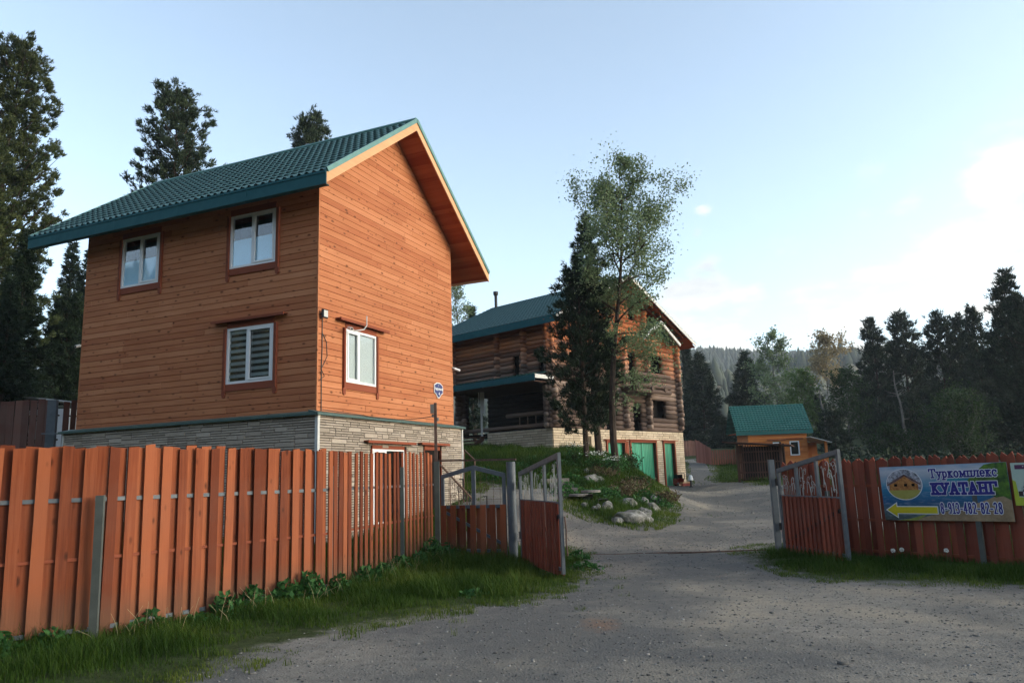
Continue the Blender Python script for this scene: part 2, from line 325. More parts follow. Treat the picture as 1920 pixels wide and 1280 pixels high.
_n=len(CP); _X=CP[:,:2]
_K=_phi(((_X[:,None]-_X[None])**2).sum(-1))+np.eye(_n)*0.02
_P=np.c_[np.ones(_n),_X]
_S=np.linalg.solve(np.block([[_K,_P],[_P.T,np.zeros((3,3))]]),np.r_[CP[:,2],0,0,0])
def ground(x,y):
    x=np.asarray(x,float); y=np.asarray(y,float); sh=x.shape; X=np.c_[x.ravel(),y.ravel()]
    out=np.empty(len(X))
    for i in range(0,len(X),20000):
        s=X[i:i+20000]; out[i:i+20000]=_phi(((s[:,None]-_X[None])**2).sum(-1))@_S[:_n]+_S[_n]+s@_S[_n+1:]
    r=np.hypot(X[:,0],X[:,1]); far=np.clip((r-85)/30,0,1)
    out=out*(1-far)+far*(6+0.02*(r-100))
    return out.reshape(sh) if sh else float(out[0])

ROAD = np.array([(-16,0),(-5,4.9),(-2.73,6.25),(-2.47,7.28),(-1.87,8.27),(-1.07,9.05),(.2,9.85),(.95,12),(1.2,14),(.95,15.6),(-.1,15.9),(-1.25,16.4),(-1.5,20.3),(-1.04,23.7),(-.14,22.5),(1.37,21.94),(1.5,19.64),(2.0,18.62),(2.83,18.1),(3.4,19.0),(4.4,22.9),(4.95,26),(5.6,30),(6.3,35),(5.75,37.4),(9.3,42.2),(10.2,47),(11.5,53),(12.2,60),(15,64),(14.1,56),(12.9,50),(11.9,45.5),(11.0,43.5),(11.3,39),(11.4,35.4),(14,30),(14,24),(8,17),(5.0,15.3),(4.25,14.7),(3.95,13.3),(4.05,11.9),(4.55,10.7),(5.5,10.35),(6.3,9.75),(9,7.5),(18,3),(18,-8),(-16,-8)], float)
def sdf(x, y, poly=ROAD):                              # > 0 outside the gravel
    x = np.asarray(x, float).ravel(); y = np.asarray(y, float).ravel(); d = np.full(len(x), 1e9); ins = np.zeros(len(x), bool)
    n = len(poly)
    for i in range(n):
        ax, ay = poly[i]; bx, by = poly[(i + 1) % n]; ex, ey = bx - ax, by - ay
        t = np.clip(((x - ax) * ex + (y - ay) * ey) / (ex * ex + ey * ey), 0, 1)
        d = np.minimum(d, (x - ax - t * ex) ** 2 + (y - ay - t * ey) ** 2)
        c = ((ay > y) != (by > y)); xx = ax + (y - ay) / (ey if ey else 1e-9) * ex; ins ^= c & (x < xx)
    d = np.sqrt(d); return np.where(ins, -d, d)
rngN = np.random.default_rng(3)
_tab = rngN.random((64, 64))
def vnoise(x, y, s):
    x = np.asarray(x) / s; y = np.asarray(y) / s; xi = np.floor(x).astype(int); yi = np.floor(y).astype(int); fx = x - xi; fy = y - yi
    fx = fx * fx * (3 - 2 * fx); fy = fy * fy * (3 - 2 * fy); g = lambda a, b: _tab[a % 64, b % 64]
    return (g(xi, yi) * (1 - fx) + g(xi + 1, yi) * fx) * (1 - fy) + (g(xi, yi + 1) * (1 - fx) + g(xi + 1, yi + 1) * fx) * fy
def gz(x, y): return ground(x, y)

half = np.concatenate([np.arange(0, 9, .11), np.arange(9, 22, .3), np.arange(22, 60, 1.2), np.geomspace(60, 1300, 22)])
gx = np.concatenate([-half[::-1][:-1], half])
gy_ = np.concatenate([np.linspace(-60, 2, 24), np.arange(2.2, 21, .11), np.arange(21, 50, .25), np.arange(50, 100, 1.0), np.geomspace(100, 1600, 24)])
X, Y = np.meshgrid(gx, gy_); Z = ground(X, Y)
near = np.clip((60 - np.hypot(X, Y)) / 30, 0, 1)
sd_ = sdf(X, Y).reshape(X.shape)
Z = Z + near * (.035 * (vnoise(X, Y, 1.7) - .5) + .018 * (vnoise(X + 9, Y, .5) - .5)) + near * np.clip(sd_, 0, .8) * .05 * vnoise(X, Y, .35)
def gridmesh(name, X, Y, Z, mat, attrs=None):
    h, w = X.shape; idx = np.arange(h * w).reshape(h, w)
    F = np.stack([idx[:-1, :-1], idx[:-1, 1:], idx[1:, 1:], idx[1:, :-1]], -1).reshape(-1, 4)
    return np_mesh(name, np.stack([X, Y, Z], -1).reshape(-1, 3), F, mat, attrs=attrs, smooth=True)
# lighter compacted wheel tracks sweeping in through the gate, loose dark gravel between them
def curve_d(pts):
    P = np.array(pts, float); d = np.full(X.size, 1e9); x = X.ravel(); y = Y.ravel()
    for a, b in zip(P[:-1], P[1:]):
        e = b - a; t = np.clip(((x - a[0]) * e[0] + (y - a[1]) * e[1]) / (e @ e), 0, 1); d = np.minimum(d, np.hypot(x - a[0] - t * e[0], y - a[1] - t * e[1]))
    return d
tr = np.zeros(X.size)
for pts, wdt in (([(-3, 3.5), (0, 6.5), (1.4, 10), (2.0, 14), (2.8, 17)], .38), ([(-1, 3), (1.2, 6.2), (2.7, 9.6), (3.4, 14), (4.2, 19), (6.5, 27), (8.5, 36)], .42), ([(9, 5.5), (5, 7.0), (2.6, 9.6), (1.6, 14), (.6, 18)], .4),
                 ([(9, 7), (5.5, 8.6), (3.5, 11), (3.0, 16), (4.6, 24)], .32), ([(4, 2), (5, 5.5), (9, 7)], .5), ([(3, 15), (7.5, 26), (9.5, 36), (11.2, 46), (12.9, 58)], .7)):
    d = curve_d(pts); tr = np.maximum(tr, np.exp(-(d / wdt) ** 2))
mg = Mat('ground', .95, .12)
ga = mg.attr('grassy'); ta = mg.attr('track')
n1 = mg.noise(1.1, 6, .6); n2 = mg.noise(7, 7, .7); n3 = mg.noise(60, 5, .7); vo = mg.voro(42); vo2 = mg.voro(17)
fine = mg.math('ADD', mg.math('MULTIPLY', n3, .5), mg.math('MULTIPLY', n2, .5))
grav = mg.ramp(fine, [(.30, (.070, .064, .055)), (.48, (.200, .180, .152)), (.62, (.265, .238, .20)), (.78, (.38, .345, .30))])
peb = mg.mix(mg.math('MULTIPLY', mg.ramp(vo[0], [(.18, 1.0), (.34, 0.0)]), .42), grav, mg.ramp(mg.sep(vo[1])[0], [(.1, (.07, .07, .07)), (.6, (.20, .182, .155)), (.95, (.40, .37, .32))]))
dust = mg.ramp(fine, [(.3, (.215, .185, .142)), (.7, (.33, .284, .220))])
tf = mg.math('MULTIPLY_ADD', ta, .85, mg.math('MULTIPLY', mg.math('SUBTRACT', n1, .5), 2.4), clamp=True)
gcol = mg.mix(tf, peb, dust)
gcol = mg.mix(mg.ramp(mg.noise(.33, 4, .6, mg.map((1, 1, 1), (4, 2, 0))), [(.40, 0.0), (.56, .85)]), gcol, mg.mix(fine, (.060, .058, .055), (.150, .145, .136)))
soil = mg.ramp(n2, [(.3, (.022, .026, .010)), (.55, (.040, .055, .016)), (.8, (.085, .080, .042))])
ge = mg.n('ShaderNodeMapRange'); mg.set(ge.inputs[0], mg.math('ADD', ga, mg.math('MULTIPLY', mg.math('SUBTRACT', mg.math('ADD', mg.math('MULTIPLY', n1, .45), mg.math('MULTIPLY', mg.noise(4, 6, .7), .55)), .5), 1.9))); ge.inputs[1].default_value = .38; ge.inputs[2].default_value = .72
stain = mg.n('ShaderNodeVectorMath', operation='DISTANCE'); mg.set(stain.inputs[0], mg.map((1, .55, 1))); stain.inputs[1].default_value = (.80, 8.05 * .55, 0)
gcol = mg.mix(mg.ramp(mg.math('ADD', stain.outputs['Value'], mg.math('MULTIPLY', mg.noise(9, 5), .3)), [(.16, .45), (.40, 0.0)]), gcol, (.26, .12, .055))
mg.color(mg.mix(ge.outputs[0], gcol, soil))
mg.bump(mg.math('ADD', mg.math('MULTIPLY', n3, .6), mg.math('ADD', mg.math('MULTIPLY', vo[0], -.6), mg.math('MULTIPLY', n2, 1.4))), .9, .022)
gobj = gridmesh('ground', X, Y, Z, mg.m, dict(grassy=np.clip(sd_.ravel() / .9 + .5, 0, 1), track=tr)); tag(gobj, 'grey gravel yard and dirt forecourt with grassy verges', 'ground', kind='structure')

# ---------------------------------------------------------------- distant hills
hx = np.linspace(-900, 1500, 120); hy = np.concatenate([np.linspace(150, 760, 70), np.linspace(790, 1500, 10)])
HX, HY = np.meshgrid(hx, hy)
def hill(x, y):
    t = np.clip((y - 170) / 520, 0, 1); z = 2 + 92 * t ** 1.3 + 16 * (vnoise(x, y, 190) - .5) * t * 2 + 7 * (vnoise(x + 50, y, 60) - .5) * t - 25 * np.clip((y - 740) / 700, 0, 1)
    z = z + 33 * np.exp(-((x - 55) / 40) ** 2 - ((y - 350) / 70) ** 2) + 20 * np.exp(-((x - 190) / 60) ** 2 - ((y - 420) / 60) ** 2)
    return z
HZ = hill(HX, HY)
mh = Mat('hill_ground', .95, .05); mh.color(mh.ramp(mh.noise(.02, 5), [(.35, (.05, .06, .03)), (.65, (.12, .10, .07))]))
tag(gridmesh('hills', HX, HY, HZ, mh.m), 'low wooded ridge fading grey blue behind the yard', 'hills', kind='structure')
rg = np.random.default_rng(11); n = 17000
tx = rg.uniform(-60, 620, n); ty = 160 + 560 * rg.random(n) ** .8; ridge = rg.random(n) < .33; ty[ridge] = rg.uniform(640, 730, ridge.sum()); tx[ridge] = rg.uniform(60, 620, ridge.sum())
keep = (np.abs(np.arctan2(tx, ty)) < R_(42)); tx, ty = tx[keep], ty[keep]; n = len(tx); tz = hill(tx, ty)
th = rg.uniform(6, 11, n) * np.where(rg.random(n) < .2, 1.2, 1); tr_ = th * rg.uniform(.16, .26, n); decid = (vnoise(tx, ty, 45) > .52) & (ty < 520); th[decid] *= .75; tr_[decid] *= 1.9
V = []; F = []; k = 6
ang = np.arange(k) * 2 * np.pi / k
for lvl, (zz, rr) in enumerate(((.0, .9), (.35, 1.0), (.72, .5))):
    jit = rg.uniform(.75, 1.2, (n, k)); V.append(np.stack([tx[:, None] + np.cos(ang) * tr_[:, None] * rr * jit, ty[:, None] + np.sin(ang) * tr_[:, None] * rr * jit, tz[:, None] + zz * th[:, None] + 0 * jit], -1))
V.append(np.stack([tx, ty, tz + th], -1)[:, None, :].repeat(k, 1)); V = np.stack(V, 1).reshape(n, 4 * k, 3)
for l in range(3):
    for q in range(k): F.append((l * k + q, l * k + (q + 1) % k, (l + 1) * k + (q + 1) % k, (l + 1) * k + q))
F = (np.array(F)[None] + (np.arange(n) * 4 * k)[:, None, None]).reshape(-1, 4)
rr_ = np.clip(rg.random(n) * .5 + decid * .5, 0, 1).repeat(4 * k)
tag(np_mesh('far_forest', V.reshape(-1, 3), F, M['farforest'], rnd=rr_), 'dense forest covering the distant hillside', 'forest', kind='stuff')

# added, unseen forested slope behind the viewpoint that blocks low sky light
az_ = np.linspace(R_(118), R_(322), 60); rr2 = np.array([48, 60, 80, 105, 140, 190, 260]); el_ = np.array([0, 4, 11, 20, 32, 46, 62.])
RA_, RR_ = np.meshgrid(az_, rr2); e_ = np.clip(np.minimum(RA_ - R_(118), R_(322) - RA_) / R_(22), 0, 1); VX, VY = np.sin(RA_) * RR_, np.cos(RA_) * RR_
VZ = -1 + el_[:, None] * e_ * (1 + .18 * (vnoise(VX, VY, 40) - .5))
tag(gridmesh('sky_blocker_slope', VX, VY, VZ, mh.m), 'added unseen slope behind the viewpoint that blocks low sky light', 'hills', kind='structure')
n = 5200; aa = rg.uniform(R_(121), R_(319), n); ii = rg.uniform(0, 6, n); r_ = np.interp(ii, range(7), rr2); ee = np.clip(np.minimum(aa - R_(118), R_(322) - aa) / R_(22), 0, 1)
cx, cy = np.sin(aa) * r_, np.cos(aa) * r_; cz = np.interp(ii, range(7), el_) * ee - 2; chh = rg.uniform(8, 16, n); V = []
for zz, rr in ((.0, .16), (.4, .2), (1.0, .0)): V.append(np.stack([cx[:, None] + np.cos(ang) * chh[:, None] * rr, cy[:, None] + np.sin(ang) * chh[:, None] * rr, (cz + zz * chh)[:, None] + 0 * ang], -1))
V = np.stack(V, 1).reshape(n, 3 * k, 3); F = [(l * k + q, l * k + (q + 1) % k, (l + 1) * k + (q + 1) % k, (l + 1) * k + q) for l in range(2) for q in range(k)]
F = (np.array(F)[None] + (np.arange(n) * 3 * k)[:, None, None]).reshape(-1, 4)
tag(np_mesh('far_forest', V.reshape(-1, 3), F, M['farforest'], rnd=rg.random(n).repeat(3 * k)), 'added unseen trees on the sky blocking slope behind the viewpoint', 'forest', kind='stuff')

# ---------------------------------------------------------------- haze
hb_ = MB(); hb_.box(-700, 900, -330, 1650, -8, 175)
mhz = bpy.data.materials.new('haze'); mhz.use_nodes = True; mhz.node_tree.nodes.clear()
pv = mhz.node_tree.nodes.new('ShaderNodeVolumePrincipled'); mo = mhz.node_tree.nodes.new('ShaderNodeOutputMaterial'); mhz.node_tree.links.new(pv.outputs[0], mo.inputs['Volume'])
pv.inputs['Color'].default_value = (.80, .86, .95, 1); pv.inputs['Density'].default_value = .00036; pv.inputs['Anisotropy'].default_value = .2
tag(hb_.build('haze', mhz), 'thin blue evening haze', 'haze', kind='stuff')

# ---------------------------------------------------------------- foliage tools
def nrm(a): return a / np.maximum(np.linalg.norm(a, axis=-1, keepdims=True), 1e-9)
def tuft_mesh(P, D, K, L, w, spread, rng, tr=None):
    n = len(P); d = nrm(D[:, None, :] + spread * rng.normal(size=(n, K, 3))); side = nrm(np.cross(d, rng.normal(size=(n, K, 3))))
    Ls = L * rng.uniform(.6, 1.2, (n, K, 1)); b = P[:, None, :] + rng.normal(size=(n, K, 3)) * L * .18
    V = np.stack([b - side * w * .5, b + side * w * .5, b + d * Ls + side * w * .12], 2).reshape(-1, 3); F = np.arange(len(V)).reshape(-1, 3)
    r = (rng.random(n) if tr is None else tr)[:, None].repeat(K, 1)[..., None].repeat(3, -1).ravel(); return V, F, r
def leaf_mesh(P, size, rng, flat=.0, tr=None):
    n = len(P); a = nrm(rng.normal(size=(n, 3)) * [1, 1, 1 - flat]); b = nrm(np.cross(a, rng.normal(size=(n, 3)))); s = size * rng.uniform(.6, 1.25, (n, 1))
    V = np.stack([P - a * s * .5, P + b * s * .32, P + a * s * .6, P - b * s * .32], 1).reshape(-1, 3); F = np.arange(len(V)).reshape(-1, 4)
    r = (rng.random(n) if tr is None else tr).repeat(4); return V, F, r
def conifer(name, label, pos, H, Rm, kind='cedar', seed=0, px=.05, group=None, cb=.06, dens=1.0, mat='cedar', cat='tree', sparse_top=0, lean=(0, 0)):
    rng = np.random.default_rng(seed); t = thing(name, label, cat, pos, 0, group); tr = MB()
    wob = rng.normal(size=2) * .012 * H
    def axis(h): q = h / H; return np.array([lean[0] * q + wob[0] * math.sin(q * 3.0), lean[1] * q + wob[1] * math.sin(q * 2.3), h])
    hs = np.linspace(0, H * .985, 9); r0 = .011 * H + .04
    tr.tube([axis(h) for h in hs], [max(r0 * (1 - .95 * h / H), .012) for h in hs], 7)
    zb = cb * H; P = []; D = []; A = []
    step = {'cedar': .24, 'spruce': .29, 'pine': .36}[kind] * max(.8, Rm / 1.6) / dens; h = zb; ph = rng.random() * 6
    lobes = rng.uniform(.72, 1.18, 9)
    while h < H * .985:
        q = (h - zb) / (H - zb)
        nb = rng.integers(3, 6)
        for _ in range(nb):
            a = ph; ph += 2.4 + rng.normal() * .35
            lob = np.interp((a % 6.283) / 6.283 * 8, range(9), np.roll(lobes, int(q * 14)))
            if kind == 'cedar': ln = Rm * 1.12 * (1 - q ** (2.6 if px < .075 else 1.7)) ** (.56 if px < .075 else .72) * (.66 + .34 * min(1, q * 5 + .4)); up = .22 + .55 * q; curl = .30
            elif kind == 'pine': ln = Rm * (1 - q ** 1.5) ** .8; up = .45 + .3 * q; curl = .2
            else: ln = Rm * 1.42 * (1 - q) ** .92 + .07; up = -.18 + .5 * q; curl = .12
            ln *= lob * rng.uniform(.62, 1.12)
            if sparse_top and q > 1 - sparse_top and rng.random() < .35: continue
            if ln < .04: continue
            o = axis(h); dr = np.array([math.cos(a), math.sin(a), up]); end = o + dr * ln + np.array([0, 0, curl * ln]); mid = o + dr * ln * .5 - np.array([0, 0, .05 * ln])
            if ln > .35 and rng.random() < .8: tr.tube([o, mid, end * .85 + mid * .15], [max(.012, .018 * ln), .012 * ln + .004, .006], 4, False)
            m = max(3, int(ln / (px * 1.15) * dens)); u = 1 - .82 * rng.random(m) ** 1.5; puff = kind != 'spruce'
            if puff: npf = max(2, int(ln / (px * 6.5)) + 1); uc = 1 - .72 * rng.random(npf) ** 1.4; pi_ = rng.integers(0, npf, int(m * 1.15)); m = len(pi_); u = uc[pi_]
            pt = np.where(u[:, None] < .5, o + (mid - o) * (u[:, None] * 2), mid + (end - mid) * (u[:, None] * 2 - 1))
            lat = np.array([-math.sin(a), math.cos(a), 0]); pt = pt + lat * (rng.normal(size=(m, 1)) * (.06 + .17 * ln * (1.15 - u[:, None]))) + rng.normal(size=(m, 3)) * px * .8
            if puff:
                loff = rng.normal(size=(npf, 1)) * (.08 + .20 * ln * (1.1 - uc[:, None])); pc_ = np.where(uc[:, None] < .5, o + (mid - o) * (uc[:, None] * 2), mid + (end - mid) * (uc[:, None] * 2 - 1)) + lat * loff
                pt = pc_[pi_] + rng.normal(size=(m, 3)) * px * np.array([1.9, 1.9, 1.5])
            P.append(pt); D.append(np.tile(np.array([math.cos(a) * .7, math.sin(a) * .7, .75 if kind != 'spruce' else .05]), (m, 1))); A.append((rng.random(npf)[pi_] if puff else np.full(m, rng.random())) * .6 + rng.random(m) * .4)
        h += step * rng.uniform(.7, 1.3) * (1.15 - .45 * q)
    P = np.concatenate(P); D = np.concatenate(D); A = np.concatenate(A)
    tr.build('trunk', M['bark'], t)
    L = max(.16, px * 4.2); V, F, r = tuft_mesh(P, D, 8, L, max(.03, px * 1.05), .55 if kind != 'spruce' else .45, rng, A)
    np_mesh('crown', V, F, M[mat], t, rnd=r)
    return t
def leafy(name, label, pos, H, Rm, seed=0, px=.05, group=None, cb=.3, mat='aspen', bark='bark2', nleaf=6000, lsize=None, top=(0, 0), cat='tree', squash=1.0, low=None, forks=1, air=.5):
    rng = np.random.default_rng(seed); t = thing(name, label, cat, pos, 0, group); tr = MB()
    tw = []
    def branch(o, d, ln, r, lev):
        pts = [o]; p = np.array(o, float); d = np.array(d, float); k = 4
        for i in range(k):
            d = nrm(d + rng.normal(size=3) * .13 + np.array([0, 0, .06])); p = p + d * ln / k; pts.append(p.copy())
        tr.tube(pts, [max(r * (1 - .2 * i), .006) for i in range(k + 1)], 5 if lev else 8, False)
        for q in pts[2:] if lev >= 1 else []: tw.append((q, ln * .16))
        if lev < 3:
            for _ in range((4, 4, 3)[lev]):
                i = rng.integers(1, k + 1); nd = nrm(d * .75 + rng.normal(size=3) * .55 + np.array([0, 0, .25])); branch(pts[i], nd, ln * rng.uniform(.45, .7), r * .5, lev + 1)
        else: tw.append((p, ln * .5))
    hs = np.linspace(0, 1, 10); ax = [np.array([top[0] * q ** 1.6 + .02 * H * math.sin(q * 5 + seed), top[1] * q + .012 * H * math.cos(q * 4 + seed), H * .93 * q]) for q in hs]
    r0 = .009 * H + .03; tr.tube(ax, [max(r0 * (1 - .93 * q), .015) for q in hs], 8)
    nb = int(30 * (1 - cb) + 10)
    for i in range(nb):
        q = cb + (1 - cb) * (i + rng.random()) / nb; q = min(q, .98); o = np.array([np.interp(q, hs, [a[j] for a in ax]) for j in range(3)]); a = i * 2.4 + rng.normal() * .4; e = (q - cb) / (1 - cb)
        ln = Rm * np.interp(e, [0, .15, .4, .7, 1], [.72, 1, .98, .78, .34]) * rng.uniform(.75, 1.12) * squash; up = .42 + .55 * e
        branch(o, nrm(np.array([math.cos(a) + (.22 if top[0] > .1 else 0), math.sin(a), up * (1 - .35 * e)])), ln * .78, r0 * .33 * (1 - .6 * e), 1)
    for (c, rr, nn) in (low or []):
        for _ in range(nn): tw.append((np.array(c) + rng.normal(size=3) * rr * np.array([1, 1, .7]), rr * .4))
        tr.tube([(np.interp(c[2] / H, hs, [a[0] for a in ax]), np.interp(c[2] / H, hs, [a[1] for a in ax]), c[2] - rr * .6), c], [.03, .012], 5, False)
    C_ = np.array([q[0] for q in tw]); Sg = np.array([q[1] for q in tw]); keep = rng.random(len(C_)) > air * .35; C_, Sg = C_[keep], Sg[keep]
    idx = rng.choice(len(C_), nleaf, p=(Sg + .05) / (Sg + .05).sum()); P = C_[idx] + rng.normal(size=(nleaf, 3)).clip(-1.7, 1.7) * np.clip(Sg[idx], .12, .5)[:, None]
    tr.build('trunk', M[bark], t); V, F, r = leaf_mesh(P, lsize or max(.07, px * 1.9), rng, .2, np.clip(rng.random(len(C_))[idx] * .6 + rng.random(nleaf) * .4, 0, 1))
    np_mesh('crown', V, F, M[mat], t, rnd=r); return t
# ---------------------------------------------------------------- shared building tools
def frame_obj(name, label, cat, A, th):                # local x runs along the gable wall, local y along the eave wall
    return thing(name, label, cat, (A[0], A[1], 0), math.pi / 2 - th)
def G(v, o, z): return (v, -o, z)                      # gable wall (y = 0), o = outward
def E(s, o, z): return (-o, s, z)                      # eave wall (x = 0)
def courses(mb, F, u0, u1, z0, z1, h, holes=(), lim=None, o0=-.03, o1=.0, ch=.010, lens=(2.2, 6.0), jit=.0015):
    z = z0
    while z < z1 - .01:
        zt = min(z + h, z1); a = u0 - random.random() * 2
        cuts = [a]
        while cuts[-1] < u1: cuts.append(cuts[-1] + random.uniform(*lens))
        for p, q in zip(cuts[:-1], cuts[1:]):
            segs = [(max(p, u0), min(q, u1))]
            for (ha, hb, hz0, hz1) in holes:
                if zt > hz0 + .01 and z < hz1 - .01:
                    ns = []
                    for (sa, sb) in segs:
                        if hb <= sa or ha >= sb: ns.append((sa, sb)); continue
                        if ha > sa: ns.append((sa, ha))
                        if hb < sb: ns.append((hb, sb))
                    segs = ns
            for (sa, sb) in segs:
                if sb - sa < .02: continue
                l0, l1 = (lim(z) if lim else (u0, u1)), (lim(zt) if lim else (u0, u1))
                A0, B0, A1, B1 = max(sa, l0[0]), min(sb, l0[1]), max(sa, l1[0]), min(sb, l1[1])
                if B0 - A0 < .02: continue
                if B1 < A1: A1 = B1 = (A1 + B1) / 2
                mb.cur = random.random(); j = random.uniform(-jit, jit); g = .003
                c = ch; f = lambda u, o, zz: F(u, o, zz)
                p_ = [f(A0 + g, o0, z), f(B0 - g, o0, z), f(B1 - g, o0, zt), f(A1 + g, o0, zt), f(A0 + g, o1 - .02 + j, z), f(B0 - g, o1 - .02 + j, z), f(B1 - g, o1 - .02 + j, zt), f(A1 + g, o1 - .02 + j, zt),
                      f(A0 + g, o1 + j, z + c), f(B0 - g, o1 + j, z + c), f(B1 - g, o1 + j, zt - c * .4), f(A1 + g, o1 + j, zt - c * .4)]
                mb.add(p_, [(4, 5, 9, 8), (5, 6, 10, 9), (6, 7, 11, 10), (7, 4, 8, 11), (8, 9, 10, 11), (0, 1, 5, 4), (1, 2, 6, 5), (3, 0, 4, 7), (2, 3, 7, 6)])
        z = zt
def ashlar(mb, F, u0, u1, z0, z1, uw, uh, holes=(), wr=(2, 7), tall=.2, proud=.030, base=.0, gap=.013):
    nu, nz_ = int(round((u1 - u0) / uw)), int(round((z1 - z0) / uh)); occ = np.zeros((nz_, nu), bool)
    for j in range(nz_):
        i = 0
        while i < nu:
            if occ[j, i]: i += 1; continue
            w = random.randint(*wr); hh = 2 if (random.random() < tall and j < nz_ - 1) else 1; w = min(w, nu - i)
            while w > 1 and occ[j:j + hh, i:i + w].any(): w -= 1
            if hh == 2 and occ[j + 1, i:i + w].any(): hh = 1
            occ[j:j + hh, i:i + w] = True
            a, b, c, d = u0 + i * uw, u0 + (i + w) * uw, z0 + j * uh, z0 + (j + hh) * uh
            for ha, hb, hc, hd in holes:                     # cut pieces that run into an opening
                if c < hd - .01 and d > hc + .01:
                    if a < ha < b: b = ha
                    elif a < hb < b: a = hb
            m_ = ((a + b) / 2, (c + d) / 2)
            if b - a > .02 and not any(ha < m_[0] < hb and hc < m_[1] < hd for ha, hb, hc, hd in holes):
                mb.cur = random.random(); mb.cbox(a + gap / 2, b - gap / 2, base, base + proud + random.uniform(-.004, .004), c + gap / 2, d - gap / 2, .006, F)
            i += w
    # backing sheet, split around the openings
    us = sorted({u0, u1, *[h[0] for h in holes], *[h[1] for h in holes]}); zs = sorted({z0, z1, *[h[2] for h in holes if h[2] > z0], *[h[3] for h in holes if h[3] < z1]})
    back = MB()
    for a, b in zip(us[:-1], us[1:]):
        for c, d in zip(zs[:-1], zs[1:]):
            if not any(h[0] <= (a + b) / 2 <= h[1] and h[2] <= (c + d) / 2 <= h[3] for h in holes): back.box(a, b, -.05, base + .008, c, d, F)
    return back
def tiled_roof(name, mat, parent, Pt, u0, u1, d1, wave=.19, step=.35, amp=.022, lift=.036, ures=6):
    """Pt(u, d, h): point at distance u along the ridge, d down the slope, h above it"""
    nu = int((u1 - u0) / wave * ures); us = np.linspace(u0, u1, nu + 1); ds = []; k = 0
    while k * step < d1: 
        if k: ds.append((k * step - min(.06, step * .2), 0, 0))
        for q in (.12, .5, .999): 
            if k * step + q * step < d1: ds.append((k * step + q * step, lift * q, q > .9))
        k += 1
    ds.append((d1, lift, 0)); V = []
    for d, l, _e in ds:
        for u in us: cw = .5 + .5 * math.cos(2 * math.pi * u / wave); V.append(Pt(u, d, l * (.15 + .85 * cw) + amp * cw * (.55 + .45 * bool(l)) + .02))
    h, w = len(ds), len(us); idx = np.arange(h * w).reshape(h, w)
    F = np.stack([idx[:-1, :-1], idx[:-1, 1:], idx[1:, 1:], idx[1:, :-1]], -1).reshape(-1, 4)
    return np_mesh(name, np.array(V), F, mat, parent)
def window(root, F, u0, u1, z0, z1, mull=.5, depth=-.06, cover=None, name='window', fw=.055, sash=.04):
    w = MB(); a, b = depth, depth + .075
    w.box(u0, u1, a, b, z1 - fw, z1, F); w.box(u0, u1, a, b, z0, z0 + fw, F); w.box(u0, u0 + fw, a, b, z0 + fw, z1 - fw, F); w.box(u1 - fw, u1, a, b, z0 + fw, z1 - fw, F)
    um = u0 + (u1 - u0) * mull
    if mull: w.box(um - fw * .6, um + fw * .6, a, b, z0 + fw, z1 - fw, F)
    if mull:                                             # opening sash on one side
        s0, s1 = u0 + fw, um - fw * .6; y0, y1 = z0 + fw, z1 - fw; c0, c1 = b - .02, b + .014
        w.box(s0, s1, c0, c1, y1 - sash, y1, F); w.box(s0, s1, c0, c1, y0, y0 + sash, F); w.box(s0, s0 + sash, c0, c1, y0 + sash, y1 - sash, F); w.box(s1 - sash, s1, c0, c1, y0 + sash, y1 - sash, F)
    fr = w.build(name, M['white'], root)
    g = MB(); g.box(u0 + .02, u1 - .02, depth + .035, depth + .043, z0 + .02, z1 - .02, F); g.build('pane', M['glass'], fr)
    d = MB(); d.box(u0, u1, depth - .32, depth - .30, z0, z1, F); d.box(u0, u1, depth - .30, depth - .02, z0 - .01, z0, F); d.box(u0, u1, depth - .30, depth - .02, z1, z1 + .01, F)
    d.box(u0 - .01, u0, depth - .32, depth - .02, z0, z1, F); d.box(u1, u1 + .01, depth - .32, depth - .02, z0, z1, F); d.build('reveal', M['dark'], fr)
    if cover: cover(fr, u0, u1, z0, z1, depth + .022)
    return fr
def window_trim(root, F, u0, u1, z0, z1, header=True, w=.10, name='window_trim', tail=.16):
    t = MB(); o0, o1 = -.01, .028
    t.box(u0 - w, u0, o0, o1, z0 - .02, z1, F); t.box(u1, u1 + w, o0, o1, z0 - .02, z1, F); t.box(u0, u1, o0, o1 - .003, z0 - .15, z0 - .0, F); t.box(u0 - .0, u1, o0, o1 - .003, z1, z1 + .145, F)
    for a in (u0 - w, u1):                               # side boards run past the apron and end in a carved curl
        t.box(a, a + w, o0, o1, z0 - .22, z0 - .02, F)
        t.slab([(a + w / 2 + .05 * math.cos(q), z0 - .24 + .05 * math.sin(q)) for q in np.linspace(0, 2 * math.pi, 11)[:-1]], F, o0, o1 - .002)
        t.box(a + .0, a + .02, o1, o1 + .03, z0 - .14, z1, F)
    if header:
        t.box(u0 - w - .05, u1 + w + .05, o0, .05, z1 + .147, z1 + .165, F); t.slab([(u0 - w - .26, z1 + .15), (u1 + w + .26, z1 + .15), (u1 + w + .26, z1 + .175), (u0 - w - .26, z1 + .175)], F, o0, .15)
        t.box(u0 - w - .26, u1 + w + .26, .13, .155, z1 + .12, z1 + .178, F)
    return t.build(name, M['trim'], root)
def zebra(fr, u0, u1, z0, z1, d):
    a = MB(); n = 9; h = (z1 - z0) / n
    for i in range(n): a.box(u0 + .05, u1 - .05, d, d + .004, z0 + i * h, z0 + i * h + h * .52, E)
    a.build('zebra_blind', M['zebra'], fr)
M['zebra'] = plain('grey_zebra_blind', (.30, .33, .32), .8, .1)
def full_blind(F):
    def f(fr, u0, u1, z0, z1, d): a = MB(); a.box(u0 + .05, u1 - .05, d, d + .004, z0 + .05, z1 - .05, F); a.build('roller_blind', M['blind'], fr)
    return f
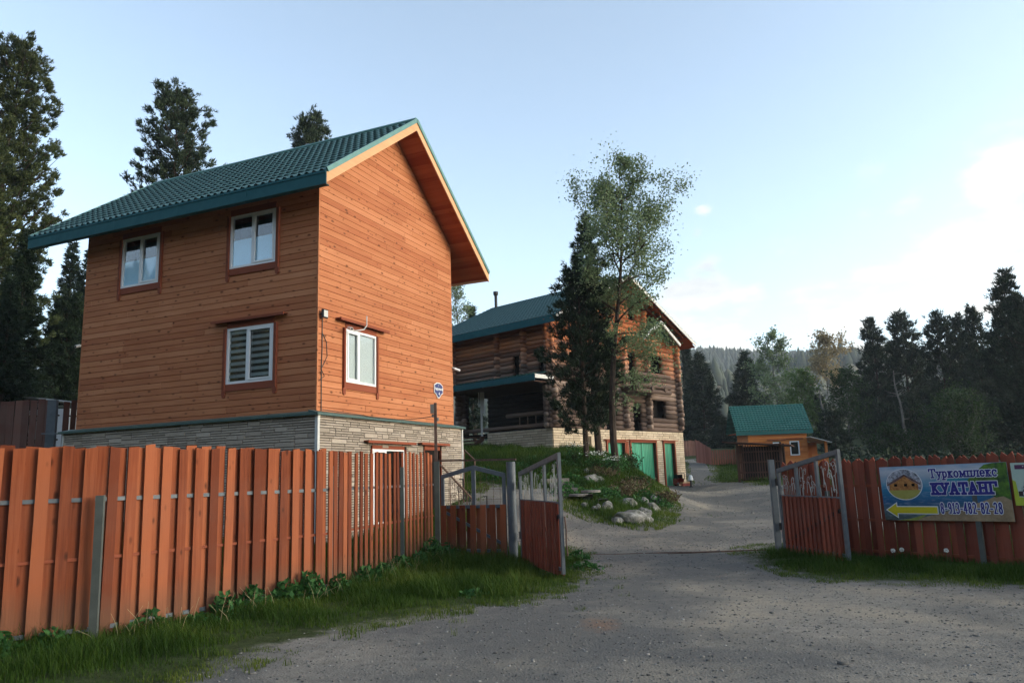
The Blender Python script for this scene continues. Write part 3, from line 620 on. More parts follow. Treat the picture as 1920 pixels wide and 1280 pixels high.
def half_curtain(F, q=.5):
    def f(fr, u0, u1, z0, z1, d): a = MB(); a.box(u0 + .05, u1 - .05, d, d + .004, z0 + .05, z0 + (z1 - z0) * q, F); a.build('half_curtain', M['bluecurtain'], fr)
    return f

# ---------------------------------------------------------------- near house
NA, NT = (-4.05, 15.5), .4056
HW, HL, ZL, ZE, ZR, RV = 6.0, 7.1, 2.93, 7.793, 10.475, 3.0
O1, O2L, O2R, O3 = .66, .635, 1.10, 1.30
SL = (ZR - ZE) / (RV + O2L)
house = frame_obj('plank_house', 'tall orange plank house with green tiled roof and stone panel basement behind the red fence', 'house', NA, NT)
zr = lambda v: ZR - SL * abs(v - RV)
WT = .20                                                 # wall stops this far under the roof surface
wl, wr_ = [(4.60, 5.85, 6.30, 7.53), (1.13, 2.43, 6.30, 7.53), (1.13, 2.43, 3.70, 4.94)], [(.98, 2.17, 3.67, 4.86)]
mb = MB(); courses(mb, E, 0, HL, ZL, zr(0) - WT, .139, wl)
lim = lambda z: (max(0, RV - (ZR - WT - z) / SL), min(HW, RV + (ZR - WT - z) / SL))
courses(mb, G, 0.0, HW, ZL, ZR - WT, .139, wr_, lim)
mb.box(-.004, .03, -.012, .03, ZL, zr(0) - WT)           # corner block
mb.box(HW - .03, HW, 0, HL, ZL, zr(HW) - WT); mb.box(0, HW, HL - .03, HL, ZL, zr(0) - WT)
wall = mb.build('plank_wall', M['siding'], house)
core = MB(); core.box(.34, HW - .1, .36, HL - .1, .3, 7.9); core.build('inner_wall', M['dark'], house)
# metal tile roof, two slopes
Ln = math.hypot(1, SL)
def slopeL(u, d, h): return (RV - d / Ln - h * SL / Ln, u, ZR - d * SL / Ln + h / Ln)
def slopeR(u, d, h): return (RV + d / Ln + h * SL / Ln, u, ZR - d * SL / Ln + h / Ln)
rf = tiled_roof('roof', M['roof'], house, slopeL, -O1, HL + O3, (RV + O2L) * Ln)
tiled_roof('roof_slope', M['roof'], rf, slopeR, -O1, HL + O3, (HW - RV + O2R) * Ln, ures=4)
rc = MB(); rc.tube([(RV, -O1 - .02, ZR + .05), (RV, HL + O3 + .02, ZR + .05)], .06, 8)
for sgn, dd in ((-1, RV + O2L), (1, HW - RV + O2R)):     # folded edge along each rake
    p = lambda d, h: (RV + sgn * d, -O1 - .03, ZR - SL * d + h)
    rc.bar(p(0, .035), p(dd, .035), .045, .10); rc.bar((RV, HL + O3 + .02, ZR + .03), (RV + sgn * dd, HL + O3 + .02, ZR - SL * dd + .03), .04, .1)
rc.build('ridge_cap', M['edgegreen'], rf)
so = MB()                                                # soffit boards on the underside
for sgn, dd in ((-1, (RV + O2L)), (1, (HW - RV + O2R))):
    n = int(dd * Ln / .13)
    for i in range(n):
        a, b = i * dd / n, (i + 1) * dd / n - .004; so.cur = random.random()
        q = lambda d, h, y: (RV + sgn * d, y, ZR - SL * d - h)
        so.hexa([q(a, .17, -O1 + .02), q(b, .17, -O1 + .02), q(b, .17, HL + O3 - .02), q(a, .17, HL + O3 - .02), q(a, .15, -O1 + .02), q(b, .15, -O1 + .02), q(b, .15, HL + O3 - .02), q(a, .15, HL + O3 - .02)])
so.build('soffit', M['soffit'], house)
fa = MB(); xl = -O2L; fa.box(xl - .02, xl, -O1 - .02, HL + O3 + .02, ZE - .27, ZE + .0); fa.box(xl - .035, xl - .02, -O1 - .02, HL + O3 + .02, ZE - .03, ZE + .02)
fa.box(xl, xl + .12, -O1, HL + O3, ZE - .27, ZE - .255)
for s in np.arange(1.4, HL + O3, 2.0): fa.box(xl - .024, xl - .02, s, s + .05, ZE - .27, ZE - .03)
fa.build('eave_fascia', M['fascia'], house)
bb = MB()
for y in (-O1, HL + O3):
    for sgn, dd in ((-1, RV + O2L), (1, HW - RV + O2R)):
        q = lambda d, h, yy: (RV + sgn * d, yy, ZR - SL * d + h)
        bb.cur = random.random(); y0, y1 = (y - .025, y) if y < 0 else (y, y + .025)
        bb.hexa([q(0, -.24, y0), q(dd, -.24, y0), q(dd, -.24, y1), q(0, -.24, y1), q(0, -.01, y0), q(dd, -.01, y0), q(dd, -.01, y1), q(0, -.01, y1)])
xr = HW + O2R; zr_ = ZR - SL * (HW - RV + O2R); bb.box(xr - .025, xr, -O1, HL + O3, zr_ - .22, zr_ - .01)
bb.build('barge_board', M['barge'], house)
for i, (a, b, c, d) in enumerate(wl):
    window(house, E, a, b, c, d, .5 if i != 2 else .55, cover=(half_curtain(E, .54), half_curtain(E, .54), zebra)[i]); window_trim(house, E, a, b, c, d, header=(i == 2))
window(house, G, .98, 2.17, 3.67, 4.86, .42, cover=full_blind(G)); window_trim(house, G, .98, 2.17, 3.67, 4.86)
# basement
oE = lambda s, o, z: E(s, o + .16, z); oG = lambda v, o, z: G(v, o + .14, z)
pb = MB(); b1 = ashlar(pb, oE, -.14, HL + .16, -.1, 2.90, .065, .0525, (), (3, 9), .13)
hg = [(1.71, 3.23, .5, 2.30), (4.04, 4.97, .5, 2.34)]
b2 = ashlar(pb, oG, -.15, HW + .14, -.1, 2.90, .065, .0525, hg, (3, 9), .13)
pl = pb.build('stone_basement', M['stone'], house); b1.build('panel_joint', M['joint'], pl); b2.build('panel_joint', M['joint'], pl)
for q in ((-.20, -.13, -.20, -.13), (-.20, -.14, HL + .14, HL + .19), (HW + .12, HW + .18, -.19, -.13)): pc = MB(); pc.box(*q, 0, 2.9); pc.build('corner_strip', M['offwhite'], pl)
far = MB(); far.box(HW + .10, HW + .14, -.13, HL + .1, 0, 2.9); far.box(-.1, HW + .1, HL + .1, HL + .14, 0, 2.9); far.build('rear_basement_wall', M['stone2'], pl)
fl = MB()
fl.hexa([(-.26, -.24, 2.90), (HW + .24, -.24, 2.90), (HW + .24, -.02, 2.90), (-.26, -.02, 2.90), (-.26, -.24, 2.925), (HW + .24, -.24, 2.925), (HW + .24, -.001, 2.985), (-.26, -.001, 2.985)])
fl.hexa([(-.26, -.02, 2.901), (-.02, -.02, 2.901), (-.02, HL + .26, 2.901), (-.26, HL + .26, 2.901), (-.26, -.235, 2.926), (-.001, -.02, 2.986), (-.001, HL + .26, 2.986), (-.26, HL + .26, 2.926)])
fl.box(-.265, HW + .245, -.247, -.24, 2.875, 2.925); fl.box(-.267, -.26, -.24, HL + .26, 2.875, 2.925)
fl.build('ledge_flashing', M['ledge'], house)
dw = window(house, oG, 1.79, 3.15, .55, 2.24, .42, name='glazed_door', fw=.035); window_trim(house, oG, 1.79, 3.15, .62, 2.24, w=.08, name='door_trim')
d2 = MB(); d2.box(4.10, 4.92, -.06, -.02, .45, 2.26, oG); dd = d2.build('dark_door', M['dark'], house); window_trim(house, oG, 4.10, 4.90, .6, 2.26, w=.07, name='door_trim')
vn = MB(); vn.tube([E(3.96, .17, 2.42), E(3.96, .27, 2.42), E(3.96, .29, 2.38)], .04, 8); vn.build('vent_pipe', M['rust'], house)
# wires and fittings on the gable (fixed to the wall)
cb = MB()
cb.tube([G(.15, .012, 4.92), G(.155, .012, 4.3), G(.14, .012, 3.9), G(.15, .012, 2.99)], .011, 5)
cb.tube([G(.16, .012, 4.62), G(.30, .014, 4.45), G(.33, .012, 4.15), G(.22, .014, 3.98), G(.12, .02, 3.85), G(.24, .015, 3.72), G(.06, .012, 3.6)], .008, 5)
cb.build('cable', M['black'], house)
lamp = thing('floodlight', 'small square floodlight with pale lens mounted at the front corner of the plank house', 'floodlight')
lamp.parent = None; lamp.matrix_world = house.matrix_world
Hm = Matrix.Translation((NA[0], NA[1], 0)) @ Matrix.Rotation(math.pi / 2 - NT, 4, 'Z')
def place(o, p, rz=0): o.location = Hm @ Vector(p); o.rotation_euler = (0, 0, math.pi / 2 - NT + rz); return o
place(lamp, (.13, -.02, 5.02))
a = MB(); a.cbox(-.085, .085, .05, .10, -.09, .09, .012, lambda u, o, z: (u, -o, z)); a.build('lamp_housing', M['black'], lamp)
a = MB(); a.box(-.065, .065, .099, .104, -.07, .07, lambda u, o, z: (u, -o, z)); a.build('lens', M['offwhite'], lamp)
a = MB(); a.bar((-.07, -.07, 0), (-.02, 0.02, .0), .02); a.bar((.07, -.07, 0), (.02, 0.02, .0), .02); a.build('bracket', M['black'], lamp)
def camera_thing(label, p, rz, arm):
    t = place(thing('security_camera', label, 'camera'), p, rz)
    b = MB(); b.tube([(0, 0, 0), (0, -.16, -.05)], .035, 10); b.build('camera_body', M['white'], t)
    c = MB(); c.tube([(0, .07, .02), (0, .0, .02)] if not arm else arm, .014, 6); c.build('bracket', M['offwhite'], t)
    l = MB(); l.tube([(0, -.161, -.05), (0, -.17, -.053)], .025, 10); l.build('lens', M['black'], t)
camera_thing('white camera on a curved arm beside the gable window header', (.86, -.17, 4.83), -.5, [(0, .0, .0), (.18, .06, -.04), (.42, .1, .02), (.50, .12, .12), (.50, .12, .34)])
camera_thing('white camera on the far right edge of the plank gable', (HW - .01, -.06, 4.55), .9, None)
camera_thing('white camera on the far left corner of the plank house', (-.06, HL - .02, 5.02), -1.2, None)
# blue house plate
pt = place(thing('house_plate', 'blue enamel street plate with white lettering on the plank gable', 'plate'), (5.13, -.012, 3.87))
PF = lambda u, o, z: (u, -o, z)
ol = [(-.24, .13), (-.15, .17), (-.08, .20), (.08, .20), (.15, .17), (.24, .13), (.24, -.08), (.15, -.11), (.06, -.20), (0, -.22), (-.06, -.20), (-.15, -.11), (-.24, -.08)]
M['plateblue'] = plain('enamel_blue', (.015, .03, .14), .35, .5, var=.1, bump=0)
a = MB(); a.slab(ol, PF, 0, .012); a.build('plate_rim', M['white'], pt)
a = MB(); a.slab([(x * .9, y * .88) for x, y in ol], PF, .012, .015); a.build('plate_face', M['plateblue'], pt)
def text(s, size, parent, loc, mat, name='lettering', ext=.001, rot=(math.pi / 2, 0, 0), bold=.0):
    c = bpy.data.curves.new(name, 'FONT'); c.body = s; c.size = size; c.align_x = 'CENTER'; c.align_y = 'CENTER'; c.extrude = ext; c.offset = bold
    tmp = bpy.data.objects.new(name, c); me = bpy.data.meshes.new_from_object(tmp); bpy.data.objects.remove(tmp); o = bpy.data.objects.new(name, me); me.materials.clear(); me.materials.append(mat); COL.objects.link(o); o.parent = parent; o.location = loc; o.rotation_euler = rot; return o
text('Радужный', .095, pt, (0, -.018, .03), M['white'], bold=.002); text('4', .12, pt, (.02, -.018, -.10), M['white'], bold=.003); text('ул', .05, pt, (-.02, -.018, .12), M['white'])

# ---------------------------------------------------------------- log house
LA, LT = (1.668, 33.811), .748
LW, LL, LZ0, LZ, LE_, LR, LO1, LO2, LO3 = 10.64, 6.2, .6, 3.62, 8.50, 11.34, 1.05, .70, 2.4
log = frame_obj('log_house', 'three storey round log house with green metal roof above cream brick garages', 'house', LA, LT)
LV = LW / 2; LSL = (LR - LE_) / (LV + LO2); lz = lambda v: LR - LSL * abs(v - LV)
R0 = .134; STEP = .238
def logcol(mb, F, u0, u1, z0, z1, holes=(), lim=None, ext=.22, vertical_off=0, o=0):
    z = z0 + R0 * .9 + vertical_off
    while z < z1:
        l = lim(z) if lim else (u0, u1); segs = [(l[0] - (ext if not lim or l[0] <= u0 + .01 else 0), l[1] + (ext if not lim or l[1] >= u1 - .01 else 0))]
        for (a, b, c, d) in holes:
            if c < z < d:
                ns = []
                for sa, sb in segs:
                    if b <= sa or a >= sb: ns.append((sa, sb)); continue
                    if a > sa: ns.append((sa, a + random.uniform(-.03, .03)))
                    if b < sb: ns.append((b + random.uniform(-.03, .03), sb))
                segs = ns
        cur = random.random()
        for sa, sb in segs:
            if sb - sa < .15: continue
            n = max(2, int((sb - sa) / 1.2)); pts = []; rad = []
            for i in range(n + 1):
                u = sa + (sb - sa) * i / n; pts.append(F(u, o + random.uniform(-.008, .008), z + random.uniform(-.006, .006))); rad.append(R0 * random.uniform(.94, 1.06))
            mb.cur = cur; mb.tube(pts, rad, 12)
        z += STEP
# gable wall
gh = [(6.25, 7.01, 3.4, 5.12), (8.07, 9.41, 4.28, 5.26), (8.05, 9.30, 6.66, 7.64), (6.29, 6.95, 9.35, 10.1), (7.81, 8.60, 9.0, 10.05), (2.0, 3.0, 4.3, 5.3), (3.9, 4.7, 3.4, 5.2), (1.6, 2.9, 6.7, 7.6), (4.1, 4.9, 5.9, 7.7), (6.1, 6.8, 6.0, 7.7), (3.75, 4.4, 9.3, 10.05)]
llim = lambda z: (max(0, LV - (LR - .30 - z) / LSL), min(LW, LV + (LR - .30 - z) / LSL))
mb = MB(); logcol(mb, G, 0, LW, LZ, LR - .35, gh, llim)
R0, STEP = .108, .192; logcol(mb, E, 0, LL, 5.85, lz(0) - .1, [(1.78, 2.22, 6.14, 7.15), (.28, .62, 6.17, 7.15)], None, .22, STEP / 2)
EST = .192; R0, STEP = .134, .238
logcol(mb, lambda s, o, z: (LW + o, s, z), 0, LL, LZ, lz(0) - .1, (), None, .22, STEP / 2)
# cross walls show as stacked log ends
for v, z0, z1 in ((0, LZ, 5.7), (3.35, LZ, 9.8), (5.5, LZ, 8.6), (7.55, LZ, 10.0), (LW, LZ, 8.6)):
    z = z0 + R0 * .9 + STEP / 2
    while z < z1:
        mb.cur = random.random(); mb.tube([(v + random.uniform(-.01, .01), -.34 + random.uniform(-.05, .05), z), (v, .4, z)], R0 * random.uniform(.9, 1.05), 12); z += STEP
R0, STEP = .112, .192
for s, z0, z1 in ((0, 5.85, 8.6), (1.38, 5.85, 8.6), (3.11, 5.85, 8.6), (LL, 5.85, 8.6)):
    z = z0 + R0 * .9
    while z < z1:
        mb.cur = random.random(); mb.tube([(-.32 + random.uniform(-.05, .05), s, z), (.4, s, z)], R0 * random.uniform(.9, 1.05), 12); z += STEP
R0, STEP = .134, .238
mb.build('log_wall', M['log'], log, smooth=True)
# veranda posts of stacked logs
pm = MB()
for s in (.12, 5.9):
    z = LZ + R0
    while z < 5.7:
        pm.cur = random.random(); pm.tube([(-.28, s, z), (.45, s, z)], R0 * random.uniform(.92, 1.02), 12); pm.tube([(.05, s - .3, z + STEP / 2), (.05, s + .32, z + STEP / 2)], R0 * .95, 12); z += STEP
for z, s0, s1 in ((4.35, .3, 2.8), (3.80, .3, 5.8)): pm.tube([(.05, s0, z), (.05, s1, z)], .10, 10)
for s in (1.0, 1.5, 2.0): pm.tube([(.05, s, 3.85), (.05, s, 4.3)], .03, 6)
pm.build('veranda_post', M['log'], log, smooth=True)
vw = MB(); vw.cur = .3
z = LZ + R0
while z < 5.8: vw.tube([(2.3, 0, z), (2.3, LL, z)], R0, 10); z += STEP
vw.build('veranda_back_wall', M['dark'], log, smooth=True)  # near-black colour on the logs stands in for shade inside the veranda
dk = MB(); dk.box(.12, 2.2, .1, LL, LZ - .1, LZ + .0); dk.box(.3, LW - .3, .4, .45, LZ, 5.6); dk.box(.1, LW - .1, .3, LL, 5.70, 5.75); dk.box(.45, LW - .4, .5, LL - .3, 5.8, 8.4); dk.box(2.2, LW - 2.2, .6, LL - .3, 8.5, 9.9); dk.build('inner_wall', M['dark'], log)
# roof
Ln2 = math.hypot(1, LSL)
rf2 = tiled_roof('roof', M['roof'], log, lambda u, d, h: (LV - d / Ln2 - h * LSL / Ln2, u, LR - d * LSL / Ln2 + h / Ln2), -LO1, LL + LO3, (LV + LO2) * Ln2, wave=.22, step=.35, ures=5)
tiled_roof('roof_slope', M['roof'], rf2, lambda u, d, h: (LV + d / Ln2 + h * LSL / Ln2, u, LR - d * LSL / Ln2 + h / Ln2), -LO1, LL + LO3, (LV + LO2 + .1) * Ln2, wave=.22, step=.35, ures=4)
so = MB()
for sgn in (-1, 1):
    dd = LV + LO2; n = int(dd * Ln2 / .26)
    q = lambda d, h, y: (LV + sgn * d, y, LR - LSL * d - h)
    for i in range(n):
        a, b = i * dd / n, i * dd / n + .11; so.cur = random.random()
        so.hexa([q(a, .09, -LO1 + .03), q(b, .09, -LO1 + .03), q(b, .09, LL + LO3), q(a, .09, LL + LO3), q(a, .05, -LO1 + .03), q(b, .05, -LO1 + .03), q(b, .05, LL + LO3), q(a, .05, LL + LO3)])
    for y in (-.75, -.35): so.bar(q(0, .17, y), q(dd, .17, y), .07, .14)
    so.hexa([q(dd - .9, .25, -LO1 + .04), q(dd, .25, -LO1 + .04), q(dd, .25, LL + LO3), q(dd - .9, .25, LL + LO3), q(dd - .9, .23, -LO1 + .04), q(dd, .23, -LO1 + .04), q(dd, .23, LL + LO3), q(dd - .9, .23, LL + LO3)])
so.build('soffit', M['soffit'], log)
fa = MB(); fa.box(-LO2 - .02, -LO2, -LO1, LL + LO3, LE_ - .30, LE_ + .03); fa.build('eave_fascia', M['fascia'], log)
bb = MB()
for sgn in (-1, 1):
    dd = LV + LO2; q = lambda d, h, yy: (LV + sgn * d, yy, LR - LSL * d + h)
    bb.hexa([q(0, -.20, -LO1 - .03), q(dd, -.20, -LO1 - .03), q(dd, -.20, -LO1), q(0, -.20, -LO1), q(0, .0, -LO1 - .03), q(dd, .0, -LO1 - .03), q(dd, .0, -LO1), q(0, .0, -LO1)])
bb.build('barge_board', M['offwhite'], log)
ch = MB(); ch.tube([(LV - .25, LL + LO3 - .45, LR - .3), (LV - .25, LL + LO3 - .45, LR + .62)], .09, 10); ch.tube([(LV - .25, LL + LO3 - .45, LR + .62), (LV - .25, LL + LO3 - .45, LR + .70), (LV - .25, LL + LO3 - .45, LR + .86)], [.09, .15, .15], 10); ch.build('chimney', M['black'], rf2)
# veranda lean-to roof
vr = tiled_roof('veranda_roof', M['metalgreen'], log, lambda u, d, h: (-.08 - d, u, 6.10 - .16 * d + h), -.15, LL + .2, 1.15, wave=.2, ures=4, step=.6)
vf = MB(); vf.box(-1.26, -1.23, -.15, LL + .2, 5.66, 5.93); vf.build('fascia', M['fascia'], vr)
ve = MB(); ve.box(-1.25, .0, -.19, -.15, 5.76, 5.93); ve.build('end_board', M['offwhite'], vr)
vu = MB(); vu.box(-1.2, 2.3, -.1, LL + .1, 5.62, 5.65); vu.build('veranda_ceiling', M['oldwood'], vr)  # dark wood tone chosen here to paint in the shade under the veranda roof
# gable entrance roof and balcony, half hidden by the trees
pr = MB()
for a, b in (((8.4, -.75, 9.35), (10.2, -.75, 8.30)), ((8.4, -.75, 9.35), (6.6, -.75, 8.30))): pr.bar(a, b, .06, .16)
pr.build('small_gable_beam', M['offwhite'], log)
prr = MB()
for sg in (-1, 1): prr.hexa([(8.4, -.75, 9.42), (8.4 + sg * 1.85, -.75, 8.36), (8.4 + sg * 1.85, .1, 8.36), (8.4, .1, 9.42), (8.4, -.75, 9.45), (8.4 + sg * 1.85, -.75, 8.39), (8.4 + sg * 1.85, .1, 8.39), (8.4, .1, 9.45)])
prr.build('small_gable_roof', M['metalgreen'], log)
bl = MB(); bl.cur = .2
for z in (5.55, 5.80, 6.35): bl.tube([(5.2, -1.0, z), (8.4, -1.0, z)], .11, 10)
for v in (5.4, 6.6, 7.8): bl.tube([(v, -1.15, 5.68), (v, .1, 5.68)], .13, 10)
bl.box(5.2, 8.4, -1.0, -.1, 5.72, 5.78); bl.build('balcony', M['log'], log, smooth=False)
# brick garage storey
holes = [(3.84, 5.25, .5, 3.02), (5.80, 8.02, .5, 3.05), (8.84, 9.84, .5, 3.05)]
pb = MB(); b1 = ashlar(pb, lambda v, o, z: G(v, o + .10, z), -.10, LW + .26, .6, LZ - .0, .11, .112, holes, (3, 6), .0, .02, 0, .016)
b2 = ashlar(pb, lambda s, o, z: E(s, o + .10, z), -.1, 3.95, .6, LZ - .02, .11, .112, (), (3, 6), .0, .02, 0, .016)
pl = pb.build('brick_garage_wall', M['stone2'], log); b1.build('joint', M['joint'], pl); b2.build('joint', M['joint'], pl)
pq = MB(); pq.box(LW, LW + .26, -.06, LL, .6, LZ); pq.box(2.35, 2.75, -.34, -.13, .6, LZ - .35); pq.build('side_wall', M['stone2'], pl)
for i, (a, b, c, d) in enumerate(holes):
    t = MB(); Fg = lambda v, o, z: G(v, o + .06, z)
    t.box(a - .09, a, -.1, .13, c, d + .1, Fg); t.box(b, b + .09, -.1, .13, c, d + .1, Fg); t.box(a, b, -.1, .125, d, d + .1, Fg); t.box(a - .25, b + .25, .0, .22, d + .1, d + .14, Fg); t.box(a - .38, a - .2, -.1, .10, c, d + .05, Fg) if i == 1 else None
    t.build('door_frame', M['trim'], log)
    g = MB(); n = int((b - a) / .14); w = (b - a) / n
    for k_ in range(n): g.cur = random.random(); g.cbox(a + k_ * w + .003, a + (k_ + 1) * w - .003, -.12, -.05, .8, d, .008, Fg)
    dr = g.build('garage_door', M['greendoor'], log)
    if b - a > 1.2: x = MB(); x.box((a + b) / 2 - .012, (a + b) / 2 + .012, -.05, -.04, .8, d, Fg); x.build('door_gap', M['dark'], dr)
st = MB()
for i in range(5): st.box(.1 - .45 - i * .30, .1 - .10 - i * .30, 4.2, 6.0, 3.45 - i * .17, 3.50 - i * .17)
st.bar((-.2, 4.15, 3.4), (-1.8, 4.15, 2.55), .05, .2); st.bar((-.2, 6.0, 3.4), (-1.8, 6.0, 2.55), .05, .2); st.build('wooden_steps', M['oldwood'], log)

# ---------------------------------------------------------------- small cabin far right
cab = thing('cabin', 'small orange cabin with a bright green tiled roof and two white framed windows', 'cabin', (15.2, 50.0, 0), R_(-4))
wi = [(1.55, 2.05, 2.35, 3.22), (2.62, 3.22, 2.35, 3.27)]
mb = MB(); CF = lambda u, o, z: (u, -o, z)
courses(mb, CF, 0, 3.75, 1.2, 4.05, .16, wi); mb.box(0, .04, .0, 3.2, 1.2, 4.0); mb.box(3.71, 3.75, 0, 3.2, 1.2, 4.0); mb.build('plank_wall', M['cabin'], cab)
for a, b, c, d in wi: window(cab, CF, a, b, c, d, 0, fw=.07)
hb = MB(); hb.box(1.2, 2.35, 0, .09, 3.36, 3.41, CF); hb.box(2.4, 3.5, 0, .09, 3.40, 3.45, CF); hb.build('window_header', M['trim'], cab)
crf = tiled_roof('roof', M['roof2'], cab, lambda u, d, h: (u, 1.55 - d * .66 - h * .75, 5.78 - d * .75 + h * .66), -.75, 4.15, 2.45, wave=.2, step=.2, ures=5, amp=.02, lift=.03)
tiled_roof('roof_slope', M['roof2'], crf, lambda u, d, h: (u, 1.55 + d * .66 + h * .75, 5.78 - d * .75 + h * .66), -.75, 4.15, 2.45, wave=.4, ures=4)
cf = MB(); cf.box(-.76, 4.16, -.09, -.06, 3.74, 3.97); cf.build('eave_fascia', M['metalgreen'], cab)
ce = MB(); ce.box(-.6, 4.0, -.02, 3.1, 3.9, 3.93); ce.build('ceiling', M['soffit'], cab)
po = MB(); po.hexa([(3.70, -.9, 3.45), (5.0, -.9, 3.05), (5.0, 1.5, 3.05), (3.70, 1.5, 3.45), (3.70, -.9, 3.50), (5.0, -.9, 3.10), (5.0, 1.5, 3.10), (3.70, 1.5, 3.50)]); po.build('porch_roof', M['offwhite'], cab)
pp = MB(); pp.box(4.62, 4.76, -.7, -.56, 1.2, 3.15); pp.build('porch_post', M['cabin'], cab); pp = MB(); pp.box(3.78, 4.62, -.7, -.6, 1.2, 2.35); pp.build('porch_rail', M['cabin'], cab); pp = MB(); pp.box(3.78, 4.76, 1.4, 1.45, 1.2, 3.2); pp.build('porch_wall', M['cabin'], cab)

# ---------------------------------------------------------------- slatted woodshed
shed = thing('woodshed', 'dark slatted woodshed with a flat overhanging roof in front of the orange cabin', 'shed', (0, 0, 0))
P0, P1 = np.array([11.05, 38.3]), np.array([12.95, 37.5]); dv = P1 - P0; nv = np.array([-dv[1], dv[0]]) / np.hypot(*dv)
SF = lambda u, o, z: (P0[0] + dv[0] * u - nv[0] * o, P0[1] + dv[1] * u - nv[1] * o, z)
a = MB(); zt0, zt1 = 2.84, 2.62
for i in range(17):
    u = (i + .15) / 17; zt = zt0 + (zt1 - zt0) * u; a.cur = random.random(); a.box(u, u + .026, 0, .03, 1.0 + random.uniform(0, .08) + .08 * u, zt - .06, SF)
for z in (1.35, 1.85, 2.35): a.box(0, 1, -.04, 0, z, z + .07, SF)
for i in range(9): a.box(0, .012, -2.0 + i * .23, -1.9 + i * .23, 1.1, 2.75, SF)
a.build('slat_wall', M['oldwood'], shed)
a = MB()
for u, o in ((0, .0), (1, 0), (0, -2), (1, -2)): a.box(u - .025, u + .025, o - .05, o + .05, .7, 2.8, SF)
a.build('corner_post', M['oldwood'], shed)
a = MB(); a.hexa([SF(-.32, .4, 2.90), SF(1.25, .4, 2.60), SF(1.25, -2.4, 2.60), SF(-.32, -2.4, 2.90), SF(-.32, .4, 2.95), SF(1.25, .4, 2.65), SF(1.25, -2.4, 2.65), SF(-.32, -2.4, 2.95)]); a.build('flat_roof', M['oldwood'], shed)
a = MB(); a.box(.0, 1, -1.95, -1.9, 1.0, 2.7, SF); a.box(.05, .95, -1.9, -.1, 1.0, 1.05, SF); a.build('back_wall', M['dark'], shed)
# ---------------------------------------------------------------- fences
def board(parent, x, y, z0, z1, w, t, ang, mat, top=(.0, .0), name='board', peak=0):
    """vertical board at (x, y) facing angle ang (direction of its width); top = extra heights of its two top corners"""
    b = MB(); c = .004; h = z1 - z0; hw = w / 2
    if peak: ol = [(-hw, 0), (hw, 0), (hw, h + top[1]), (hw * peak, h + abs(top[0]) + .06), (-hw, h + top[0] * .3)]
    else: ol = [(-hw, 0), (hw, 0), (hw, h + top[1]), (-hw, h + top[0])]
    b.slab(ol, lambda u, o, z: (u, o, z), -t / 2, t / 2)
    o = b.build(name, mat, parent, (x, y, z0)); o.rotation_euler = (random.uniform(-.006, .006), random.uniform(-.008, .008), ang + random.uniform(-.02, .02)); return o
def shadow_fence(root, pts, zt, mat, per=.21, w=.113, rails=(1.42, .82, .12), rail_mats=None, back=True, peak=0, limit=99, front_side=1, clear=.03, jit=.02, fixed_bottom=None):
    n = 0
    for (a, b) in zip(pts[:-1], pts[1:]):
        a, b = np.array(a, float), np.array(b, float); d = b - a; L = np.hypot(*d); d /= L; nv = np.array([d[1], -d[0]]) * front_side; ang = math.atan2(d[1], d[0])
        for i in range(int(L / per)):
            for side in ((1, -1) if back else (1,)):
                if n >= limit: continue
                u = (i + .3 + (.5 if side < 0 else 0)) * per; 
                if u > L: continue
                p = a + d * u + nv * side * .0225; g = gz(p[0], p[1]) + clear + random.uniform(-.02, .03)
                if fixed_bottom is not None: g = fixed_bottom + random.uniform(-.01, .02)
                board(root, p[0], p[1], g, zt(u / L) + random.uniform(-jit, jit), (w if side > 0 else w * 1.14) * random.uniform(.94, 1.04), .02, ang, mat, (random.uniform(-.014, .014), random.uniform(-.014, .014)), peak=(random.choice((-.5, .2, .6)) if peak else 0)); n += 1
        for k, z in enumerate(rails):
            r = MB(); q = lambda s: (*(a + d * s), z); r.bar(q(0), q(L), .0235, .042 if z != .82 else .03); r.build('rail', (rail_mats or [M['gatemetal']] * 9)[k], root)
fr1 = thing('board_fence', 'long red brown board fence in front of the plank house, left of the gate', 'fence', (0, 0, 0))
LF = [(-5.75, 7.22), (-4.36, 8.17), (-2.66, 10.86), (-1.66, 15.32)]
rm = [M['gatemetal'], M['trim'], M['gatemetal']]
shadow_fence(fr1, LF[:2], lambda q: 1.975, M['fence'], rail_mats=rm, clear=.10)
shadow_fence(fr1, LF[1:3], lambda q: 1.975, M['fence'], rail_mats=rm)
shadow_fence(fr1, [LF[2], (-2.48, 11.66)], lambda q: 1.96, M['fence'], per=.155, w=.12, back=False, rail_mats=rm)
shadow_fence(fr1, [(-2.48, 11.66), LF[3]], lambda q: 1.96 + .07 * q, M['fence'], per=.196, w=.10, back=False, rail_mats=rm)
def post(name, label, x, y, z0, z1, w, d, mat, ang=0, lean=(0, 0), round_=False, cat='post', group=None, bevel=.006, cap=True):
    p = MB()
    if round_: p.tube([(0, 0, -.2), (lean[0], lean[1], z1 - z0)], w / 2, 18); 
    else: p.hexa([(-w / 2, -d / 2, -.2), (w / 2, -d / 2, -.2), (w / 2, d / 2, -.2), (-w / 2, d / 2, -.2), (lean[0] - w / 2, lean[1] - d / 2, z1 - z0), (lean[0] + w / 2, lean[1] - d / 2, z1 - z0), (lean[0] + w / 2, lean[1] + d / 2, z1 - z0), (lean[0] - w / 2, lean[1] + d / 2, z1 - z0)])
    o = p.build(name, mat, None, (x, y, z0), smooth=False); o.rotation_euler = (0, 0, ang); tag(o, label, cat, group); return o
po_ = MB(); po_.box(-.04, .04, -.025, .025, -.1, 1.46); p_ = po_.build('fence_post', M['postgreen'], fr1, (-4.33, 8.05, 0)); p_.rotation_euler = (.02, .0, .15)
